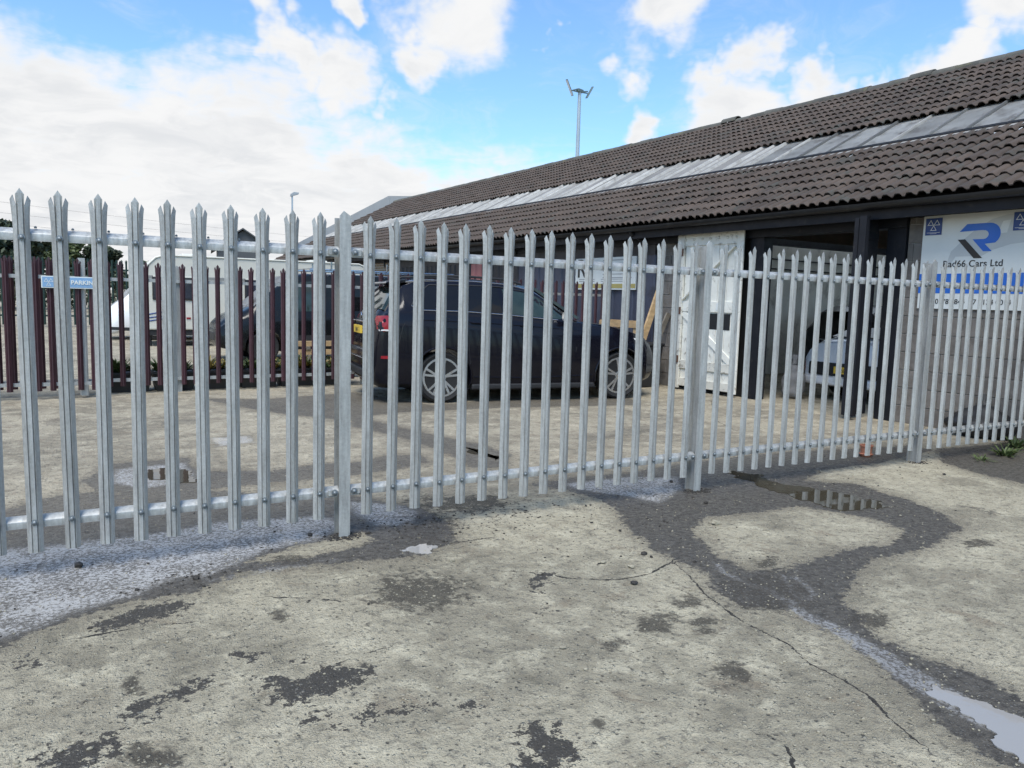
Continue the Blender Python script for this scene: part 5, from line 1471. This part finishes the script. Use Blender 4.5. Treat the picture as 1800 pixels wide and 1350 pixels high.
# black tarpaulin bundle at the wall foot
bb = empty('rubbish_bag', (9.02, 4.98, 0), .4, 'black rubbish bag heaped at the foot of the block wall', 'rubbish bag')
bm = bmesh.new()
bmesh.ops.create_icosphere(bm, subdivisions=4, radius=.5)
for v in bm.verts:
    h_ = max(0.0, v.co.z + .42)
    tp_ = 1 - .55 * max(0, v.co.z) / .5
    v.co = Vector((v.co.x * .62 * tp_ + .04 * h_, v.co.y * .75 * tp_, h_ * .40))
    v.co += v.normal * mnoise.noise(v.co * 7) * .05
    v.co.z = max(v.co.z, 0)
me = bpy.data.meshes.new('bag_body'); bm.to_mesh(me); bm.free()
me.materials.append(M['plastic']); me.polygons.foreach_set('use_smooth', [True] * len(me.polygons))
link('bag_body', me, bb)
MB().tube([(.02, 0, .33), (.04, .01, .40), (.08, .02, .45)], [.05, .03, .06], 8).build('bag_neck', M['plastic'], bb, smooth=True)
# weeds at the wall foot
def leafy(mb, n, h, w, spread, rr, droop=.5):
    for i in range(n):
        a = rr.uniform(0, 6.28); L = h * rr.uniform(.6, 1.1); el = rr.uniform(.35, 1.2)
        d = Vector((math.cos(a), math.sin(a), 0)); sdv = Vector((-d.y, d.x, 0))
        b0 = d * rr.uniform(0, spread) + Vector((0, 0, .004))
        pts = []
        for k in range(5):
            t_ = k / 4
            pts.append(b0 + d * (L * t_ * math.cos(el)) + Vector((0, 0, L * (t_ * math.sin(el) - droop * t_ * t_ * .6))))
        ws_ = [.25, .9, 1.0, .7, .02]
        vs = []
        for p_, wv_ in zip(pts, ws_):
            vs += [p_ - sdv * w * wv_ + Vector((0, 0, w * .3 * wv_)), p_, p_ + sdv * w * wv_ + Vector((0, 0, w * .3 * wv_))]
        fs = []
        for k in range(4):
            fs += [(k * 3, k * 3 + 1, k * 3 + 4, k * 3 + 3), (k * 3 + 1, k * 3 + 2, k * 3 + 5, k * 3 + 4)]
        mb.add(vs, fs)
for i, (x, y, h, n, lab) in enumerate(((8.02, 4.18, .16, 46, 'large dock weed on dark soil at the right end of fence'), (7.55, 4.14, .08, 22, 'small weed on dark soil left of the larger dock weed'), (8.62, 4.40, .20, 40, 'weed clump growing under the fence at the wall foot'))):
    w = empty('weed', (x, y, 0), 0, lab, 'weed', 'weeds at the wall foot')
    mb = MB(); leafy(mb, n, h, .013 if h > .15 else .008, .07, random.Random(i + 4))
    mb.build('leaves', M['leafbright'], w, smooth=True, fix=False)
    mb = MB()
    for k in range(3):
        a = k * 2.1
        mb.tube([(0, 0, -.01), (.02 * math.cos(a), .02 * math.sin(a), h * .4), (.05 * math.cos(a), .05 * math.sin(a), h * .8)], .004, 5)
    mb.build('stem', M['leafmid'], w)
# trough planters behind the maroon fence
PL = ['first black planter with green bushes beside the gate post', 'second black planter from the gate behind the maroon fence', 'third black planter from the gate behind the maroon fence', 'fourth black planter from the gate with pale stems', 'fifth black planter from the gate with yellowing plants', 'sixth black planter from the gate hidden half behind SUV']
for i in range(6):
    t = empty('planter', (.62 + i * .585, 11.98 + i * .028, 0), R(2.6), PL[i], 'planter', 'black trough planters behind the maroon fence')
    MB().add([(-.24, -.15, 0), (.24, -.15, 0), (.24, .15, 0), (-.24, .15, 0), (-.28, -.19, .26), (.28, -.19, .26), (.28, .19, .26), (-.28, .19, .26)],
             [(0, 3, 2, 1), (0, 1, 5, 4), (1, 2, 6, 5), (2, 3, 7, 6), (3, 0, 4, 7), (4, 5, 6, 7)]).build('trough', M['plastic'], t)
    for (a, b, c_, d_) in ((-.295, .295, -.205, -.18), (-.295, .295, .18, .205), (-.295, -.27, -.179, .179), (.27, .295, -.179, .179)):
        MB().box(a, b, c_, d_, .245, .275).build('rim_strip', M['plastic'], t)
    rr = random.Random(30 + i)
    mb = MB(); mb2 = MB()
    for k in range(14):
        sub = MB(); leafy(sub, 22, rr.uniform(.16, .34), .013, .03, rr, .3)
        ox, oy = rr.uniform(-.24, .24), rr.uniform(-.12, .12)
        tgt = mb2 if (i >= 2 and rr.random() < .4) else mb
        tgt.add([(v[0] + ox, v[1] + oy, v[2] + .262) for v in sub.v], sub.f)
    if mb.v: mb.build('foliage', M['leafbright'], t, smooth=True, fix=False)
    if mb2.v: mb2.build('dry_foliage', M['leafyellow'], t, smooth=True, fix=False)

# ------------------------------------------------------------------ far buildings, masts, trees
fb = empty('far_warehouse', (9.2972, 0, 0), 0.036804, 'pale grey warehouse gable rising behind the workshop roof end', 'building')
ag, sg, zg_ = 8.0, 41.8, 7.0
half_w, drop = 21.0, 2.1
MB().prism([(sg - half_w, 0), (sg - half_w, zg_ - drop - .25), (sg, zg_ - .25), (sg + half_w, zg_ - drop - .25), (sg + half_w, 0)], ag, ag + .3, 'x').build('gable_wall', M['farwhite'], fb)
for sgn in (-1, 1):
    a = Vector((ag - .12, sg, zg_)); b = Vector((ag - .12, sg + sgn * half_w, zg_ - drop))
    mb = MB()
    mb.add([(ag - .25, sg, zg_), (ag - .25, sg + sgn * half_w, zg_ - drop), (ag - .25, sg + sgn * half_w, zg_ - drop - .55), (ag - .25, sg, zg_ - .55),
            (ag - .02, sg, zg_), (ag - .02, sg + sgn * half_w, zg_ - drop), (ag - .02, sg + sgn * half_w, zg_ - drop - .55), (ag - .02, sg, zg_ - .55)],
           [(0, 1, 2, 3), (4, 7, 6, 5), (0, 4, 5, 1), (3, 2, 6, 7), (1, 5, 6, 2), (0, 3, 7, 4)]).build('verge_fascia', M['fargrey'], fb)
    mb = MB()
    for k in range(40):
        u0 = ag + k * 1.0
        mb.add([(u0, sg, zg_), (u0 + .75, sg, zg_), (u0 + .75, sg + sgn * half_w, zg_ - drop), (u0, sg + sgn * half_w, zg_ - drop)], [(0, 1, 2, 3)])
        mb.add([(u0 + .75, sg, zg_), (u0 + .85, sg, zg_ + .06), (u0 + 1.0, sg, zg_), (u0 + 1.0, sg + sgn * half_w, zg_ - drop), (u0 + .85, sg + sgn * half_w, zg_ - drop + .06), (u0 + .75, sg + sgn * half_w, zg_ - drop)], [(0, 1, 4, 5), (1, 2, 3, 4)])
    mb.build('roof', M['farroof'], fb)
MB().box(ag - .3, ag + .1, sg - .25, sg + .25, zg_ - .75, zg_ - .1).build('apex_cap', M['fargrey'], fb)

sg_ = empty('far_shed', (10.0, 55.0, 0), R(-8), 'distant dark gabled roof above the caravan', 'building')
MB().prism([(-1.6, 0), (1.6, 0), (1.6, 4.5), (.05, 5.55), (-1.6, 4.5)], 0, 8.0, 'y').build('wall', M['slate'], sg_)
for sgn in (-1, 1):
    mb = MB()
    mb.add([(.05 * 0, -.3, 5.70), (sgn * 2.0, -.3, 4.36), (sgn * 2.0, 8.3, 4.36), (0, 8.3, 5.70), (0, -.3, 5.60), (sgn * 2.0, -.3, 4.26), (sgn * 2.0, 8.3, 4.26), (0, 8.3, 5.60)],
           [(0, 1, 2, 3), (7, 6, 5, 4), (0, 4, 5, 1), (2, 6, 7, 3), (1, 5, 6, 2)]).build('roof_slope', M['slate'], sg_)
bx_ = empty('cream_truck', (8.95, 24.0, 0), 0, 'cream box body showing above the SUV tail by the brick wall', 'truck')
MB().box(0, 3.6, 0, 2.0, .75, 2.50).build('box_body', M['caravan'], bx_, bevel=.04)
MB().box(.1, 3.5, .1, 1.9, .45, .745).build('chassis', M['plastic'], bx_)
for x in (.7, 2.9):
    wheel(bx_, x, .2, .40, -1, .6, 5, M['greystripe'], .22); wheel(bx_, x, 1.8, .40, 1, .6, 5, M['greystripe'], .22)

fm = empty('floodlight_mast', (25.0, 37.4, 0), R(20), 'tall floodlight mast rising behind the workshop ridge', 'mast')
MB().tube([(0, 0, 0), (0, 0, 6), (0, 0, 13.2)], [.16, .13, .09], 12).build('pole', M['mast'], fm, smooth=True)
MB().tube([(-.75, 0, 12.98), (-.3, 0, 13.15), (.3, 0, 13.15), (.75, 0, 13.25)], .04, 8).build('crossarm', M['mastgreen'], fm)
MB().box(-.24, .24, -.12, .12, 13.04, 13.22).build('junction_head', M['mastgreen'], fm, bevel=.03)
for sgn in (-1, 1):
    h_ = empty('flood_lamp', (sgn * .95, 0, 13.1 if sgn < 0 else 13.25)); h_.parent = fm
    h_.rotation_euler = (0, R(-sgn * 52), 0)
    MB().box(-.48, .48, -.07, .07, -.025, .025).build('lamp_panel', M['mastgreen'], h_, bevel=.02)
    MB().box(-.44, .44, -.055, .055, -.036, -.026).build('lamp_glass', M['lampwhite'], h_)
    MB().tube([(-.1 * sgn, 0, 13.05), (sgn * .75, 0, 13.0 if sgn < 0 else 13.15)], .03, 6).build('bracket', M['mastgreen'], fm)
lp_ = empty('street_lamp', (14.5, 60.0, 0), 0, 'distant street lamp standing left of the warehouse gable', 'street lamp')
MB().tube([(0, 0, 0), (0, 0, 4), (0, 0, 8.7)], [.12, .09, .06], 10).build('pole', M['mast'], lp_, smooth=True)
MB().prism([(-.15, 8.65), (.45, 8.85), (.50, 9.0), (.1, 9.02), (-.12, 8.85)], -.12, .12, 'y').build('lantern', M['fargrey'], lp_, bevel=.03)

def leaf_cloud(n, blobs, size, rr):
    vs = np.zeros((n * 4, 3)); k = 0
    for i in range(n):
        c, rad = blobs[rr.randrange(len(blobs))]
        while True:
            p = Vector((rr.uniform(-1, 1), rr.uniform(-1, 1), rr.uniform(-1, 1)))
            if .35 < p.length < 1:
                break
        p = Vector(c) + Vector((p.x * rad[0], p.y * rad[1], p.z * rad[2]))
        a = Vector((rr.gauss(0, 1), rr.gauss(0, 1), rr.gauss(0, .6))).normalized()
        b = a.cross(Vector((rr.gauss(0, 1), rr.gauss(0, 1), rr.gauss(0, 1)))).normalized()
        s_ = size * rr.uniform(.6, 1.4)
        for j, (x, y) in enumerate(((-1, 0), (0, -.55), (1, 0), (0, .55))):
            vs[k] = p + a * (x * s_) + b * (y * s_); k += 1
    return vs
def tree(name, loc, h, w, mat, label, seed, n=7000):
    rr = random.Random(seed)
    t = empty(name, loc, 0, label, 'tree', 'trees beyond the green fence')
    tr = MB().tube([(0, 0, -.1), (.05, 0, h * .3), (.0, .05, h * .62)], [.16, .12, .05], 8)
    blobs = []
    for i in range(20):
        a = rr.uniform(0, 6.28); r_ = rr.uniform(.15, .8) * w / 2
        z = h * rr.uniform(.32, .88)
        k_ = 1 - .5 * abs(z / h - .55)
        c = (math.cos(a) * r_ * k_, math.sin(a) * r_ * k_, z)
        blobs.append((c, (w * rr.uniform(.13, .24), w * rr.uniform(.13, .24), h * rr.uniform(.08, .15))))
        tr.tube([(0, 0, h * .28 + .02 * i), (c[0] * .6, c[1] * .6, h * .28 + (c[2] - h * .28) * .6), c], [.05, .03, .01], 5)
    tr.build('trunk', M['bark'], t, smooth=True)
    vs = leaf_cloud(n, blobs, .17, rr)
    me = bpy.data.meshes.new('crown')
    me.from_pydata([tuple(v) for v in vs], [], [(4 * i, 4 * i + 1, 4 * i + 2, 4 * i + 3) for i in range(n)])
    me.materials.append(mat)
    link('crown', me, t)
for i, (x, y, h, w, mt_, lab) in enumerate(((-6.6, 58, 6.4, 5.5, 'leafdark', 'dark tree at the far left picture edge behind gate'), (-3.4, 56, 6.0, 4.6, 'leafdark', 'tall dark tree above the left end of the maroon gate'), (-0.9, 60, 4.9, 4.2, 'leafmid', 'olive green tree above the parking sign'),
        (1.9, 62, 4.9, 3.6, 'leafdark', 'sparse dark tree right of the parking sign'), (4.4, 60, 3.5, 2.6, 'leafmid', 'low bushy tree left of the caravan roof'), (-9.6, 60, 6.6, 5.5, 'leafmid', 'green tree beyond the left end of the fences'))):
    tree('tree', (x, y, 0), h, w, M[mt_], lab, 70 + i)
hb = MB()
hg = empty('hedge', (-8, 52, 0), 0, 'dark hedge mass below the distant trees', 'hedge')
rr = random.Random(5)
vs = leaf_cloud(5200, [((i * 1.0, rr.uniform(-.4, .4), 1.25), (.9, .8, 1.2)) for i in range(15)], .12, rr)
me = bpy.data.meshes.new('hedge_foliage'); me.from_pydata([tuple(v) for v in vs], [], [(4 * i, 4 * i + 1, 4 * i + 2, 4 * i + 3) for i in range(5200)])
me.materials.append(M['leafdark']); link('hedge_foliage', me, hg)
for i in range(15):
    MB().tube([(i * 1.0, 0, 0), (i * 1.0 + .1, 0, 1.4)], .05, 6).build('hedge_stem', M['bark'], hg)
for i, (z0_, z1_, lab) in enumerate(((8.4, 7.2, 'uppermost overhead wire at the left sky edge'), (7.6, 6.6, 'middle overhead wire at the left sky edge'), (6.8, 6.0, 'lowest overhead wire at the left sky edge'))):
    P = []
    for k in range(25):
        t_ = k / 24
        P.append((-30 + 62 * t_, 52 + 30 * t_, z0_ + (z1_ - z0_) * t_ - 2.0 * 4 * t_ * (1 - t_) * .4))
    o = MB().tube(P, .007, 5).build('overhead_wire', M['black'])
    tag(o, lab, 'wire', 'overhead wires')
bpy.context.view_layer.update()
